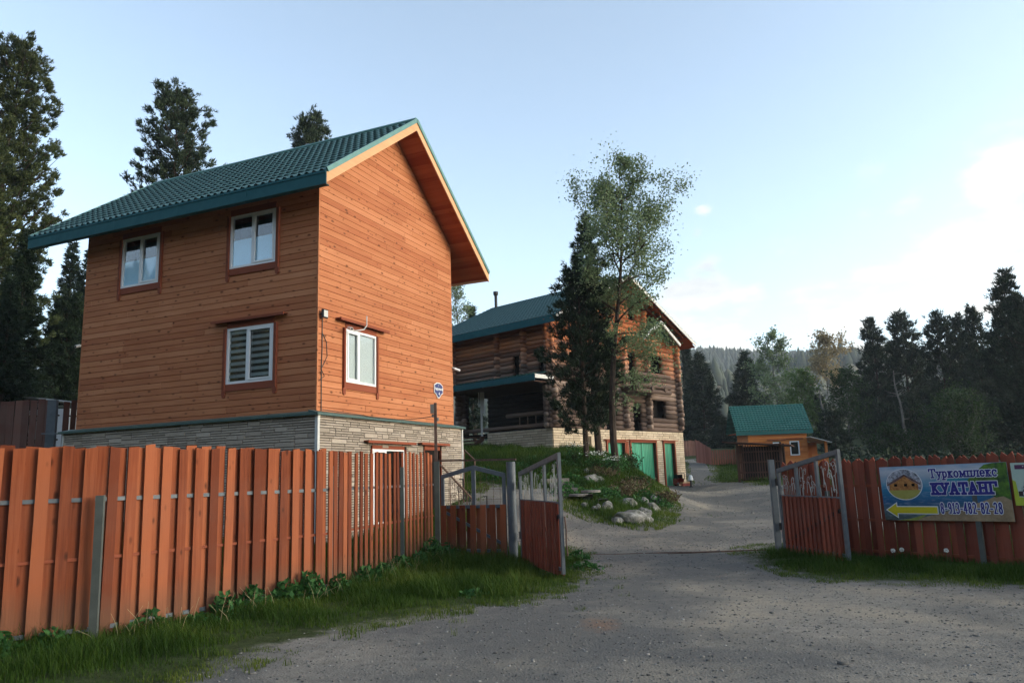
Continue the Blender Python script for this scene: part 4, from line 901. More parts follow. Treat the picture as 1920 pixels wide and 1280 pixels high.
for x, y in ((-2.62, 10.98), (-2.0, 13.6)): po_ = MB(); po_.box(-.03, .03, -.03, .03, -.1, 1.75); po_.build('fence_post', M['postgreen'], fr1, (x - .02, y, 0))

fr2 = thing('board_fence', 'weathered red board fence right of the gate that carries the blue banner', 'fence', (0, 0, 0))
RA, RB = np.array([4.93, 14.29]), np.array([8.55, 9.36]); RD = (RB - RA) / np.hypot(*(RB - RA)); RN = np.array([-.806, -.592])
shadow_fence(fr2, [tuple(RA), tuple(RB)], lambda q: 1.57, M['fence_old'], per=.21, w=.104, rails=(1.18, .62, .12), rail_mats=[M['trim']] * 3, peak=1, limit=60, front_side=1)
for u in (.9, 3.3, 5.3): q = RA + RD * u + RN * .07; a = MB(); a.box(-.035, .035, -.02, .02, -.1, 1.1); o = a.build('fence_post', M['postgreen'], fr2, (q[0], q[1], 0)); o.rotation_euler = (0, 0, math.atan2(RD[1], RD[0]))

# rear fences
fb = thing('board_fence', 'dark brown board fence on the terrace behind the left corner of the plank house', 'fence', (0, 0, 0))
shadow_fence(fb, [(-19.4, 20.3), (-12.25, 20.4)], lambda q: 3.95 + .03 * q, M['fence_dark'], per=.20, w=.186, rails=(3.55, 2.9), back=False, front_side=1, fixed_bottom=2.3, rail_mats=[M['oldwood']] * 3, limit=60)
shadow_fence(fb, [(-12.2, 20.5), (-10.6, 23.9)], lambda q: 3.95 + .3 * q, M['fence_dark'], per=.20, w=.16, rails=(3.55,), back=False, front_side=1, fixed_bottom=2.3, rail_mats=[M['oldwood']] * 3, limit=16)
bk = MB(); bk.hexa([(-19.4, 20.42, 2.3), (-13.4, 20.47, 2.3), (-13.4, 20.49, 2.3), (-19.4, 20.44, 2.3), (-19.4, 20.42, 3.55), (-13.4, 20.47, 3.55), (-13.4, 20.49, 3.55), (-19.4, 20.44, 3.55)]); bk.build('backing_boards', M['oldwood'], fb)
a = MB(); a.box(-.12, .12, -.05, .05, -.3, 1.75); a.build('fence_post', M['gatemetal'], fb, (-12.35, 20.25, 2.2))
a = MB(); a.bar((-12.5, 20.1, 3.05), (-10.4, 19.2, 2.93), .04, .03); o = tag(a.build('water_pipe', M['gatemetal']), 'thin grey pipe reaching from the dark fence post to the basement ledge', 'pipe')
ws = thing('arched_shed', 'low white shed with a curved roof just showing above the dark brown fence', 'shed', (-18.5, 24.6, 2.3))
a = MB(); zz = lambda x: 2.45 - .020 * x * x
for i in range(16):
    x0, x1 = -4.2 + i * .525, -4.2 + (i + 1) * .525
    a.hexa([(x0, 0, zz(x0) - .04), (x1, 0, zz(x1) - .04), (x1, 4, zz(x1) - .04), (x0, 4, zz(x0) - .04), (x0, 0, zz(x0)), (x1, 0, zz(x1)), (x1, 4, zz(x1)), (x0, 4, zz(x0))])
a.build('curved_roof', M['white'], ws); a = MB(); a.box(-4, 4, .1, 3.9, 0, 1.9); a.build('shed_wall', M['white'], ws)
fp = thing('board_fence', 'pinkish board fence stepping down beside the far road behind the garages', 'fence', (0, 0, 0))
shadow_fence(fp, [(12.75, 54.2), (13.15, 51.5)], lambda q: 3.75 - .75 * q, M['fence_pink'], per=.17, w=.15, rails=(2.6,), back=False, rail_mats=[M['trim']], limit=20)
shadow_fence(fp, [(13.15, 51.5), (15.9, 51.9)], lambda q: 2.90, M['fence_pink'], per=.17, w=.125, rails=(2.6, 2.2), back=False, rail_mats=[M['trim']] * 2, limit=20)
fq = thing('board_fence', 'short grey brown fence far down the road, seen past the garage corner', 'fence', (0, 0, 0))
shadow_fence(fq, [(13.9, 66), (16.4, 68)], lambda q: 4.2, M['fence_dark'], per=.2, w=.17, rails=(3.2,), back=False, rail_mats=[M['trim']], limit=20)

# ---------------------------------------------------------------- gates
def scrolls(mb, x0, x1, zlo, zhi, seed, r=.0042, y=0, n=5):
    rng = random.Random(seed)
    for i in range(n):
        cx = rng.uniform(x0 + .06, x1 - .06); cz = rng.uniform(zlo + .08, zhi(cx) - .1); s = rng.uniform(.025, .075); d = rng.choice((-1, 1)); tilt = rng.uniform(-.5, .5)
        pts = []
        for k in range(15):
            t = k / 14; a = t * 4.6; rr = s * (1 - .72 * t); pts.append((cx + d * rr * math.cos(a), y, cz + rr * math.sin(a)))
        tail = (pts[0][0] + d * .02 + tilt * .1, y, pts[0][2] - rng.uniform(.15, .3)); tail = (min(max(tail[0], x0), x1), y, max(tail[2], zlo))
        mb.tube([tail] + pts, r, 4, False)
def gate_leaf(name, label, hinge, free, zb, hh, hf, bt, seed, swing_back=1, nb=15, group=None, cat='gate'):
    d = np.array(free) - np.array(hinge); L = np.hypot(*d); t = thing(name, label, cat, (hinge[0], hinge[1], 0), math.atan2(d[1], d[0]), group)
    top = lambda x: hh + (hf - hh) * x / L
    f = MB(); w = .06
    f.bar((.03, 0, zb), (.03, 0, hh), w, .05); f.bar((L, 0, zb), (L, 0, hf), .07, .05); f.hexa([(.0, -.025, hh - .07), (L + .03, -.025, hf - .07), (L + .03, .025, hf - .07), (0, .025, hh - .07), (0, -.027, hh + .005), (L + .03, -.027, hf + .005), (L + .03, .027, hf + .005), (0, .027, hh + .005)])
    for q in (1 / 3, 2 / 3): f.bar((L * q, 0, bt), (L * q, 0, top(L * q) - .04), .07, .04)
    f.bar((.06, 0, bt), (L - .03, 0, bt), .03, .03); f.bar((.06, 0, zb + .06), (L - .03, 0, zb + .06), .03, .05)
    f.build('frame', M['gatemetal'], t)
    b = MB(); b.bar((.08, 0, zb + .12), (L - .05, 0, bt - .18), .03, .05); b.build('brace', M['black'], t)
    for k in range(3): s = MB(); scrolls(s, L * k / 3 + .04, L * (k + 1) / 3 - .04, bt + .02, lambda x: top(x) - .05, seed + k, n=13); s.build('scroll_work', M['scroll'], t)
    for side in (swing_back, -swing_back):
        for i in range(nb):
            x = (i + .5 + (.5 if side < 0 else 0)) * (L - .08) / nb + .05
            if x > L - .07: continue
            board(t, x, side * .035, zb - .03, bt + .0, (L - .08) / nb * .56, .018, 0, M['fence_old'], (0, 0))
    for z0, z1 in ((hh - .35, hh - .12), (.35, .58)): h = MB(); h.box(-.07, .02, -.03, .03, z0 + .05, z1 - .05); h.build('hinge', M['black'], t)
    return t, L
g1, L1 = gate_leaf('gate_leaf', 'left leaf of the open driveway gate, red boards under a sloping grey frame', (.06, 14.30), (.66, 11.88), .05, 1.60, 1.86, 1.10, 21, swing_back=-1)
a = MB(); a.tube([(0, .02, .9), (.02, .03, .7), (0, .03, .5), (.02, .04, .32)], .012, 5); a.build('chain', M['rust'], g1, (L1 + .05, .02, 0))
g2, L2 = gate_leaf('gate_leaf', 'right leaf of the open driveway gate, folded back against the right fence', (4.86, 14.36), (5.14, 12.28), .07, 1.50, 1.78, 1.02, 31, swing_back=-1, nb=14)
post('gate_post', 'thick round grey steel post between the wicket and the left gate leaf', -.10, 14.46, 0, 1.80, .17, .17, M['gatemetal'], round_=True, cat='post')
post('gate_post', 'square grey post holding the right gate leaf', 4.80, 14.50, 0, 1.68, .095, .095, M['gatemetal'], cat='post')
# wicket
WA, WB = np.array([-1.45, 14.98]), np.array([-.24, 14.5]); wd = WB - WA; WL = np.hypot(*wd)
wk = thing('wicket_gate', 'small pedestrian gate with a peaked grey frame and red brown boards', 'gate', (WA[0], WA[1], .0), math.atan2(wd[1], wd[0]))
f = MB(); zw = lambda x: 1.58 + (.16 * (x / (WL * .52)) if x < WL * .52 else .16 * (WL - x) / (WL * .48))
f.bar((.02, 0, .1), (.02, 0, 1.60), .06, .04); f.bar((WL, 0, .1), (WL, 0, 1.60), .06, .04); m_ = WL * .52
for x0, x1 in ((-.01, m_), (m_, WL + .03)): f.hexa([(x0, -.022, zw(x0) - .06), (x1, -.022, zw(x1) - .06), (x1, .022, zw(x1) - .06), (x0, .022, zw(x0) - .06), (x0, -.022, zw(x0) + .02), (x1, -.022, zw(x1) + .02), (x1, .022, zw(x1) + .02), (x0, .022, zw(x0) + .02)])
f.bar((m_, 0, 1.0), (m_, 0, 1.7), .075, .04); f.bar((0, 0, .99), (WL, 0, .99), .04, .06); f.bar((0, 0, .18), (WL, 0, .18), .04, .06); f.bar((.05, 0, .90), (WL - .05, 0, .30), .02, .05); f.build('frame', M['gatemetal'], wk)
s = MB()
for cx, cz in ((.28, 1.38), (.26, 1.18), (.95, 1.36), (.45, 1.25)):
    s.tube([(cx + .09 * (1 - k / 16) * math.cos(k * .75), 0, cz + .09 * (1 - k / 16) * math.sin(k * .75)) for k in range(16)], .004, 4, False)
for x in np.arange(.14, WL, .135): s.tube([(x, 0, 1.02), (x, 0, zw(x) - .05)], .003, 4, False)
for z in (1.12, 1.3, 1.45): s.tube([(.05, 0, z), (WL, 0, z)], .003, 4, False)
s.build('wire_scrolls', M['rust'], wk)
for side in (-1, 1):
    for i in range(7):
        x = .04 + (i + (.5 if side > 0 else 0)) * (WL / 6.3)
        if x > WL: continue
        board(wk, x, side * .032, .05 + random.uniform(-.03, .03), 1.02, .115, .02, 0, M['fence'], (0, 0))
post('gate_post', 'square grey green post between the long fence and the wicket', -1.57, 15.22, 0, 1.87, .095, .095, M['postgreen'], cat='post')
mp_ = thing('cable_pole', 'tall thin rusty pole with a small box, rising behind the wicket post', 'pole', (-1.60, 15.40, 0))
a = MB(); a.bar((0, 0, 0), (0, 0, 3.05), .055, .055); a.build('pole', M['rust'], mp_)
a = MB(); a.box(-.10, -.03, -.04, .04, 2.84, 3.02); a.tube([(.04, 0, 2.68), (.04, 0, 2.75)], .03, 8); a.tube([(-.05, 0, 2.76), (-.05, 0, 2.82)], .025, 8); a.build('junction_box', M['concrete'], mp_)
def sag(a, b, s, n=12): return [tuple(Vector(a).lerp(Vector(b), i / n) - Vector((0, 0, s * 4 * (i / n) * (1 - i / n)))) for i in range(n + 1)]
a = MB(); a.tube(sag((-1.64, 15.4, 2.78), (-3.35, 16.8, 2.97), .08) + [(-3.95, 15.42, 3.0)], .008, 4, False); tag(a.build('cable', M['black']), 'thin dark cable sagging from the rusty pole to the basement ledge', 'cable')
a = MB(); a.bar((-1.55, 15.2, 1.88), (.0, 14.42, 1.84), .035, .035); tag(a.build('crossbar', M['rust']), 'thin horizontal bar above the wicket between its two posts', 'bar')
# stair railing behind the wicket
sr = thing('stair_railing', 'metal handrail with black scrolls beside the basement steps, seen through the wicket', 'railing', (0, 0, 0))
a = MB(); a.tube([(-1.60, 16.3, 1.82), (-1.02, 18.5, .98)], .022, 6); a.tube([(-1.36, 20.3, 2.27), (-1.02, 19.0, 1.97), (-1.02, 19.0, .8)], .02, 6); a.tube([(-1.36, 20.3, 2.27), (-1.42, 20.5, .9)], .02, 6)
for q in (.25, .5, .75, 1.0): x, y, z = -1.60 + .58 * q, 16.3 + 2.2 * q, 1.82 - .84 * q; a.tube([(x, y, z), (x, y, .3)], .012, 5)
a.build('handrail', M['rust'], sr)
a = MB()
for cx, cy, cz in ((-1.30, 17.4, 1.30), (-1.20, 17.9, 1.12), (-1.1, 18.2, 1.0)):
    a.tube([(cx + .13 * (1 - k / 18) * math.cos(k * .7) * .3, cy + .13 * (1 - k / 18) * math.cos(k * .7), cz + .13 * (1 - k / 18) * math.sin(k * .7)) for k in range(18)], .008, 4, False)
for cx, cz in ((-1.28, 1.52), (-1.12, 1.22), (-.72, 1.10)): a.box(cx - .015, cx + .015, 18.4, 18.43, cz - .25, cz); a.box(cx - .09, cx + .015, 18.4, 18.43, cz - .02, cz)
a.build('scroll', M['black'], sr)

a = MB(); [a.bar((.95 + i * .46, 14.74 + .03 * math.sin(i * 2.1), gz(.95 + i * .46, 14.75) + .002), (1.41 + i * .46, 14.74 + .03 * math.sin((i + 1) * 2.1), gz(1.41 + i * .46, 14.75) + .004), .02, .03) for i in range(8)]; tag(a.build('threshold_strip', M['rust']), 'thin dark strip lying across the gravel in the gateway', 'strip')
# ---------------------------------------------------------------- banner and second sign on the right fence
bn = thing('banner', 'wide blue lake banner with yellow arrow and phone number on the right fence', 'banner', (*(RA + RD * 1.90 + RN * .085), .63), math.atan2(RD[1], RD[0]))
bn.rotation_euler[1] = -.012
BW, BH = 1.90, .845
def bnmat():
    m = Mat('printed_banner', .5, .3); x, y, z = m.sep(); n = m.noise(3.2, 6, .6, m.map((1, 1, 2.4))); n2 = m.noise(11, 5, .6, m.map((.6, 1, 3)))
    f = m.math('ADD', m.math('MULTIPLY', z, 1 / BH), m.math('MULTIPLY', m.math('SUBTRACT', n, .5), .25))
    c = m.ramp(f, [(.0, (.05, .06, .05)), (.16, (.06, .11, .13)), (.34, (.012, .085, .20)), (.55, (.02, .16, .30)), (.68, (.10, .26, .38)), (.80, (.26, .34, .43)), (.9, (.42, .46, .52)), (1.0, (.20, .32, .46))])
    m.color(m.mix(m.ramp(n2, [(.5, 0.0), (.8, .35)]), c, (.5, .55, .6))); m.rough(.45); return m.m
M['bn'] = bnmat()
BF = lambda u, o, z: (u, -o, z)
a = MB(); a.box(0, BW, -.004, .004, 0, BH, BF); a.build('panel', M['bn'], bn)
def flat(pts, o, mat, name, par, th=.002): q = MB(); q.slab(pts, BF, o, o + th); return q.build(name, mat, par)
def pm_(name, a_, b_, s=9):
    m = Mat(name, .5, .3); m.color(m.mix(m.ramp(m.noise(s, 6, .7), [(.35, 0.0), (.65, 1.0)]), a_, b_)); return m.m
flat([(1.02, .60), (1.12, .66), (1.25, .70), (1.36, .69), (1.5, .72), (1.62, .71), (1.7, .6)], .005, pm_('print_mountain', (.01, .16, .26), (.04, .26, .34), 4), 'picture', bn)
flat([(.42, .0), (.62, .05), (.9, .12), (1.2, .20), (1.5, .28), (1.72, .37), (BW, .42), (BW, 0)], .0055, pm_('print_sand', (.20, .14, .08), (.34, .25, .15), 6), 'picture', bn)
flat([(.2, .0), (.42, .03), (.70, .11), (.58, .03), (.5, .0)], .0062, pm_('print_grass', (.16, .20, .04), (.30, .32, .08)), 'picture', bn)
tp = [(1.32, .58), (1.40, .66), (1.50, .66), (1.52, .76), (1.60, .82), (1.72, .84), (BW, .843), (BW, .30), (1.80, .36), (1.70, .34), (1.58, .42), (1.45, .45), (1.30, .50)]
flat(tp, .0065, pm_('print_tree', (.008, .03, .015), (.10, .22, .02), 7), 'picture', bn)
el = lambda cx, cz, rx, rz, n=36: [(cx + rx * math.cos(t), cz + rz * math.sin(t)) for t in np.linspace(0, 2 * math.pi, n + 1)[:-1]]
M['p_white'] = pm_('print_white', (.62, .64, .66), (.72, .73, .75)); M['p_blue'] = pm_('print_blue', (.012, .012, .16), (.02, .02, .22)); M['p_yellow'] = pm_('print_yellow', (.55, .45, .01), (.48, .42, .02))
flat(el(.38, .56, .29, .245), .0075, M['p_white'], 'picture', bn)
flat(el(.38, .563, .28, .235), .0090, pm_('print_snowy_trees', (.03, .035, .05), (.50, .53, .60), 16), 'picture', bn)
flat([(.38 + .28 * math.cos(t), .563 + .235 * math.sin(t)) for t in np.linspace(math.pi * 1.13, math.pi * 1.87, 16)], .0105, pm_('print_lawn', (.28, .27, .05), (.34, .31, .08)), 'picture', bn)
hm = pm_('print_log_wall', (.20, .07, .02), (.50, .24, .07), 22)
flat([(.14, .47), (.60, .47), (.60, .56), (.50, .62), (.40, .69), (.26, .62), (.14, .56)], .0115, hm, 'picture', bn)
flat([(.10, .56), (.26, .65), (.40, .72), (.52, .65), (.64, .57), (.63, .55), (.50, .625), (.40, .69), (.26, .61), (.11, .54)], .0125, pm_('print_roof', (.05, .02, .02), (.16, .10, .10)), 'picture', bn)
for x in (.22, .38, .50): flat([(x, .53), (x + .05, .53), (x + .05, .57), (x, .57)], .0125, M['dark'], 'picture', bn)
def arrow(s, o, mat, nm):
    pts = [(.055 - s * 2.0, .165), (.215 + s, .265 + s * 1.8), (.215 + s, .212 + s), (.845 + s, .208 + s), (.845 + s, .108 - s), (.215 + s, .112 - s), (.215 + s, .055 - s * 1.8)]
    flat(pts, o, mat, nm, bn)
arrow(.012, .0075, M['p_white'], 'arrow_outline'); arrow(0, .0095, M['p_yellow'], 'arrow')
def arc(cx, cz, rx, rz, a0, a1, n=10): return [(cx + rx * math.cos(R_(a0 + (a1 - a0) * i / n)), cz + rz * math.sin(R_(a0 + (a1 - a0) * i / n))) for i in range(n + 1)]
GL = {'К': (.86, [[(.16, 0), (.16, 1)], [(0, 0), (.34, 0)], [(0, 1), (.34, 1)], [(.18, .42), (.62, 1)], [(.30, .58), (.70, 0)], [(.5, 1), (.8, 1)], [(.54, 0), (.86, 0)]]),
 'У': (.84, [[(.12, 1), (.42, .36)], [(.72, 1), (.30, 0)], [(0, 1), (.28, 1)], [(.56, 1), (.84, 1)], [(.16, 0), (.40, 0)]]),
 'А': (.86, [[(.12, 0), (.43, 1)], [(.74, 0), (.43, 1)], [(.24, .32), (.62, .32)], [(0, 0), (.28, 0)], [(.58, 0), (.86, 0)]]),
 'Т': (.80, [[(.4, 0), (.4, 1)], [(.04, 1), (.76, 1)], [(.03, 1), (.03, .76)], [(.77, 1), (.77, .76)], [(.24, 0), (.56, 0)]]),
 'Н': (.90, [[(.17, 0), (.17, 1)], [(.73, 0), (.73, 1)], [(.17, .5), (.73, .5)], [(0, 0), (.34, 0)], [(0, 1), (.34, 1)], [(.56, 0), (.90, 0)], [(.56, 1), (.90, 1)]]),
 'Г': (.74, [[(.17, 0), (.17, 1)], [(0, 1), (.70, 1)], [(.70, 1), (.70, .72)], [(0, 0), (.36, 0)]]),
 'у': (.60, [[(.10, .66), (.31, .1)], [(.52, .66), (.24, -.24), (.10, -.26)], [(0, .66), (.20, .66)], [(.40, .66), (.60, .66)]]),
 'р': (.60, [[(.14, .66), (.14, -.28)], [(0, .66), (.14, .66)], [(0, -.28), (.30, -.28)], arc(.31, .33, .20, .33, 110, -200)]),
 'к': (.58, [[(.12, 0), (.12, .66)], [(0, 0), (.24, 0)], [(0, .66), (.24, .66)], [(.14, .3), (.44, .66)], [(.22, .38), (.48, 0)], [(.36, .66), (.54, .66)], [(.38, 0), (.58, 0)]]),
 'о': (.58, [arc(.29, .33, .22, .33, 0, 360, 16)]),
 'м': (.76, [[(.12, 0), (.14, .66), (.38, .12), (.62, .66), (.64, 0)], [(0, 0), (.24, 0)], [(.52, 0), (.76, 0)], [(.0, .66), (.16, .66)], [(.6, .66), (.76, .66)]]),
 'п': (.64, [[(.12, 0), (.12, .66)], [(.52, 0), (.52, .66)], [(0, .66), (.64, .66)], [(0, 0), (.24, 0)], [(.40, 0), (.64, 0)]]),
 'л': (.64, [[(.02, .02), (.12, .1), (.20, .66)], [(.52, 0), (.52, .66)], [(.12, .66), (.64, .66)], [(.40, 0), (.64, 0)]]),
 'е': (.56, [arc(.28, .33, .22, .33, 0, 310, 14), [(.06, .34), (.50, .34)]]),
 'с': (.54, [arc(.29, .33, .22, .33, 45, 315, 12), [(.47, .62), (.47, .46)]]),
 '8': (.46, [arc(.23, .74, .15, .24, 0, 360, 14), arc(.23, .26, .17, .26, 0, 360, 14)]), '9': (.46, [arc(.23, .72, .16, .26, 0, 360, 14), [(.39, .72), (.38, .3), (.28, .02), (.10, .04)]]),
 '1': (.30, [[(.04, .82), (.16, 1), (.16, 0)], [(.02, 0), (.30, 0)]]), '3': (.44, [arc(.2, .75, .16, .24, 150, -80, 10), arc(.2, .26, .18, .26, 80, -150, 10)]),
 '4': (.46, [[(.32, 0), (.32, 1), (.03, .3), (.44, .3)]]), '2': (.46, [arc(.22, .74, .17, .25, 160, -30, 8) + [(.04, .02), (.42, .02)]]), '-': (.30, [[(.04, .42), (.26, .42)]])}
def lettering(s, x0, z0, h, width, th, o, mat, name, par, slant=0):
    gap = .10 if h > .152 or s[0] == 'Т' else .20; tot = sum(GL[c][0] + gap for c in s) - gap; sx = width / tot; q = MB(); x = x0
    for c in s:
        w, st = GL[c]
        for pl_ in st:
            P_ = [(x + u * sx, z0 + v * h) for u, v in pl_]
            for (ax, az), (bx, bz) in zip(P_[:-1], P_[1:]):
                dx, dz = bx - ax, bz - az; l = math.hypot(dx, dz) or 1; ux, uz = dx / l * th * .45, dz / l * th * .45; nx, nz_ = -dz / l * th / 2, dx / l * th / 2; q.cur = .5; e = random.uniform(0, .0004)
                q.slab([(ax - ux - nx, az - uz - nz_), (bx + ux - nx, bz + uz - nz_), (bx + ux + nx, bz + uz + nz_), (ax - ux + nx, az - uz + nz_)], BF, o + e, o + .0015 + e)
        x += (w + gap) * sx
    return q.build(name, mat, par)
for s_, x_, z_, h_, w_, t_ in (('Туркомплекс', .79, .655, .125, .97, .022), ('КУАТАНГ', .80, .405, .155, .93, .040), ('8-913-482-82-28', .90, .115, .150, .86, .019)):
    lettering(s_, x_, z_, h_, w_, t_ + .017, .0085, M['p_white'], 'lettering_outline', bn); lettering(s_, x_, z_, h_, w_, t_, .0110, M['p_blue'], 'lettering', bn)
# neighbour sign, cut by the frame edge
sg = thing('signboard', 'pale green signboard with dark fir picture right of the blue banner', 'sign', (*(RA + RD * 3.84 + RN * .085), .88), math.atan2(RD[1], RD[0]))
a = MB(); a.box(0, .9, -.004, .004, 0, .60, BF); a.build('panel', pm_('print_pale_green', (.34, .46, .40), (.46, .54, .46), 3), sg)
flat([(0, .0), (.9, 0), (.9, .04), (.06, .12), (.04, .34), (0, .36)], .005, pm_('print_lime', (.34, .42, .03), (.40, .46, .05)), 'picture', sg)
flat([(.05, .51), (.9, .52), (.9, .575), (.05, .57)], .005, pm_('print_purple', (.08, .02, .07), (.10, .03, .09)), 'picture', sg)
flat([(.06, .13), (.9, .13), (.9, .20), (.06, .20)], .0055, M['black'], 'picture', sg)
flat([(.10, .25), (.30, .46), (.36, .44), (.56, .30), (.9, .28), (.9, .13), (.10, .14)], .0048, pm_('print_grey_slope', (.20, .27, .26), (.40, .47, .44)), 'picture', sg)
for cx, s in ((.17, .8), (.32, 1.0), (.5, .9), (.7, 1)):
    for k in range(4): flat([(cx - .07 * s + k * .014, .20 + k * .05), (cx + .07 * s - k * .014, .20 + k * .05), (cx, .29 + k * .06)], .006 + k * .0011, M['p_blue'] if s == 9 else M['black'], 'picture', sg)
text('КВАДРО', .065, sg, (.25, -.0085, .165), M['p_white'], bold=.001)
text('+7-913-', .045, sg, (.22, -.0085, .545), M['p_white'])
# ---------------------------------------------------------------- garden rocks and small things
def rock(name, label, x, y, sx, sy, sz, seed, rot=0, group='boulders edging the rock garden', lift=.0, cat='rock'):
    import bmesh
    bm = bmesh.new(); bmesh.ops.create_icosphere(bm, subdivisions=4, radius=1); rng = np.random.default_rng(seed)
    ph = rng.uniform(0, 6, (6, 3)); fr = rng.uniform(1.2, 4.5, (6, 3)); cuts = [(nrm(rng.normal(size=3)), rng.uniform(.62, .88)) for _ in range(11)]
    for v in bm.verts:
        p = np.array(v.co)
        for c_, d_ in cuts:
            k = p @ c_
            if k > d_: p = p - c_ * (k - d_) * .85
        s = 1 + .045 * sum(math.sin(fr[i] @ p + ph[i, 0]) for i in range(6)) + .022 * sum(math.sin(3.1 * fr[i] @ p + ph[i, 1]) for i in range(6)); v.co = Vector(p * s * [sx, sy, sz])
    me = bpy.data.meshes.new(name); bm.to_mesh(me); bm.free(); me.shade_smooth(); me.attributes.new('rnd', 'FLOAT', 'POINT').data.foreach_set('value', np.full(len(me.vertices), rng.random() * .5 + .25, 'f'))
    me.materials.append(M['rock']); o = bpy.data.objects.new(name, me); COL.objects.link(o); o.location = (x, y, gz(x, y) + sz * .22 + lift); o.rotation_euler = (rng.uniform(-.2, .2), rng.uniform(-.2, .2), rot)
    return tag(o, label, cat, group)
for i, (x, y, a, b, c, l) in enumerate((
    (2.72, 18.75, .52, .36, .27, 'largest grey boulder at the front tip of the rock garden'),
    (3.10, 18.95, .27, .22, .18, 'small white boulder right beside the largest one at the garden tip'),
    (3.22, 19.9, .30, .20, .20, 'sharp white wedge boulder above the small one on the garden edge'),
    (2.95, 20.9, .36, .26, .27, 'tall rounded boulder standing in the middle of the rock garden'),
    (2.30, 19.9, .22, .18, .20, 'knobbly grey stone left of the tall rounded boulder'),
    (2.02, 19.75, .17, .15, .15, 'grey stone between the stump slabs and the knobbly stone'),
    (3.75, 21.6, .27, .20, .20, 'flat topped stone on the right edge of the garden near the gravel'),
    (3.72, 22.8, .30, .22, .16, 'low long stone half hidden under the reddish shrubs'),
    (4.15, 23.3, .22, .2, .22, 'brownish stone at the foot of the reddish shrubs nearest the garage'),
    (2.35, 24.0, .46, .3, .26, 'broad pinkish boulder high on the grassy bank'),
    (2.30, 24.9, .28, .22, .18, 'pale stone lying behind the broad pinkish boulder'),
    (3.12, 23.3, .13, .1, .15, 'tiny white stone in the middle of the reddish shrubs'),
    (2.38, 18.55, .2, .16, .13, 'flat stone tucked under the left side of the largest boulder'),
    (1.75, 20.1, .16, .12, .12, 'small stone under the round stump slabs'))):
    rock('boulder', l, x, y, a * .85, b * .85, c * .9, 40 + i, i * 1.1)
def slab(name, label, x, y, r, h, z, sq=False, mat='concrete', cat='step'):
    a = MB()
    if sq: a.box(-r, r, -r * .6, r * .6, -h, 0)
    else: a.tube([(0, 0, -h), (0, 0, -.02), (0, 0, 0)], [r, r, r * .97], 18)
    o = a.build(name, M[mat], None, (x, y, z)); o.rotation_euler = (0, 0, random.uniform(-.3, .3)); return tag(o, label, cat, 'garden stepping stones')
slab('stepping_slab', 'lower round stone slab on a support, nearest the left gate leaf', 1.66, 20.9, .27, .06, 1.02); slab('stepping_slab', 'upper round stone slab overlapping the lower round one', 2.02, 21.2, .27, .06, 1.10)
slab('stone_step', 'lowest square stone step at the left end of the rock garden', 1.42, 21.9, .30, .17, 1.17, True); slab('stone_step', 'middle square stone step above the round slabs', 1.30, 22.5, .32, .17, 1.30, True); slab('stone_step', 'top square stone step leading into the grass', 1.2, 23.2, .34, .17, 1.44, True)
for x, y, l in ((1.9, 20.75, 'short pale stump block under the lower round slab'), (2.25, 20.3, 'square stump block right of the round slabs')):
    a = MB(); a.cbox(-.12, .12, -.1, .1, -.3, .0, .015); o = a.build('support_block', M['concrete'], None, (x, y, gz(x, y) + .22)); tag(o, l, 'block', 'support blocks')
gl = thing('garden_lamp', 'short garden bollard lamp with a white cap standing on the gravel by the garages', 'lamp', (8.79, 39.0, gz(8.79, 39.0)))
a = MB(); a.tube([(0, 0, 0), (0, 0, .36)], .05, 10); a.tube([(0, 0, 0), (0, 0, .03)], .11, 12); a.build('lamp_post', M['black'], gl)
a = MB(); a.tube([(0, 0, .34), (0, 0, .36), (0, 0, .50), (0, 0, .60)], [.13, .13, .11, .05], 14); a.build('lamp_shade', M['white'], gl)
gb = thing('generator', 'red machine with a black top beside the right garage door', 'machine', (8.50, 40.6, gz(8.5, 40.6) + .02), .5)
a = MB(); a.cbox(-.24, .24, -.17, .17, .05, .36, .04); a.build('body', M['red'], gb); a = MB(); a.cbox(-.2, .16, -.15, .15, .36, .56, .05); a.tube([(-.26, -.2, .3), (-.26, -.2, .62), (.26, -.2, .62), (.26, -.2, .3)], .018, 6); a.build('engine', M['black'], gb)
for x in (-.17, .17): a = MB(); a.tube([(x, -.2, .08), (x, -.15, .08)], .08, 12); a.build('wheel', M['black'], gb)
wb = thing('wooden_box', 'low pale crate on the gravel beside the red machine', 'box', (8.72, 40.0, gz(8.72, 40.0)), .3)
a = MB(); [a.box(-.22, .22, -.15, .15, z, z + .055) for z in (0.01, .08)]; a.build('crate_side', M['red'], wb); a = MB(); a.box(-.22, .22, -.15, .15, .15, .2); a.build('lid', M['barge'], wb)
ll = thing('pipe_mast', 'pale pipe mast with a short arm beside the veranda of the log house', 'mast', (-1.58, 36.6, 0))
a = MB(); a.bar((0, 0, 2.6), (0, 0, 5.8), .10, .10); a.bar((.10, 0, 4.6), (.10, 0, 5.9), .10, .08); a.bar((.05, 0, 5.88), (1.0, 0, 5.96), .12, .12); a.bar((-.12, 0, 4.9), (-.12, 0, 5.7), .07, .05); a.build('pipe', M['offwhite'], ll)

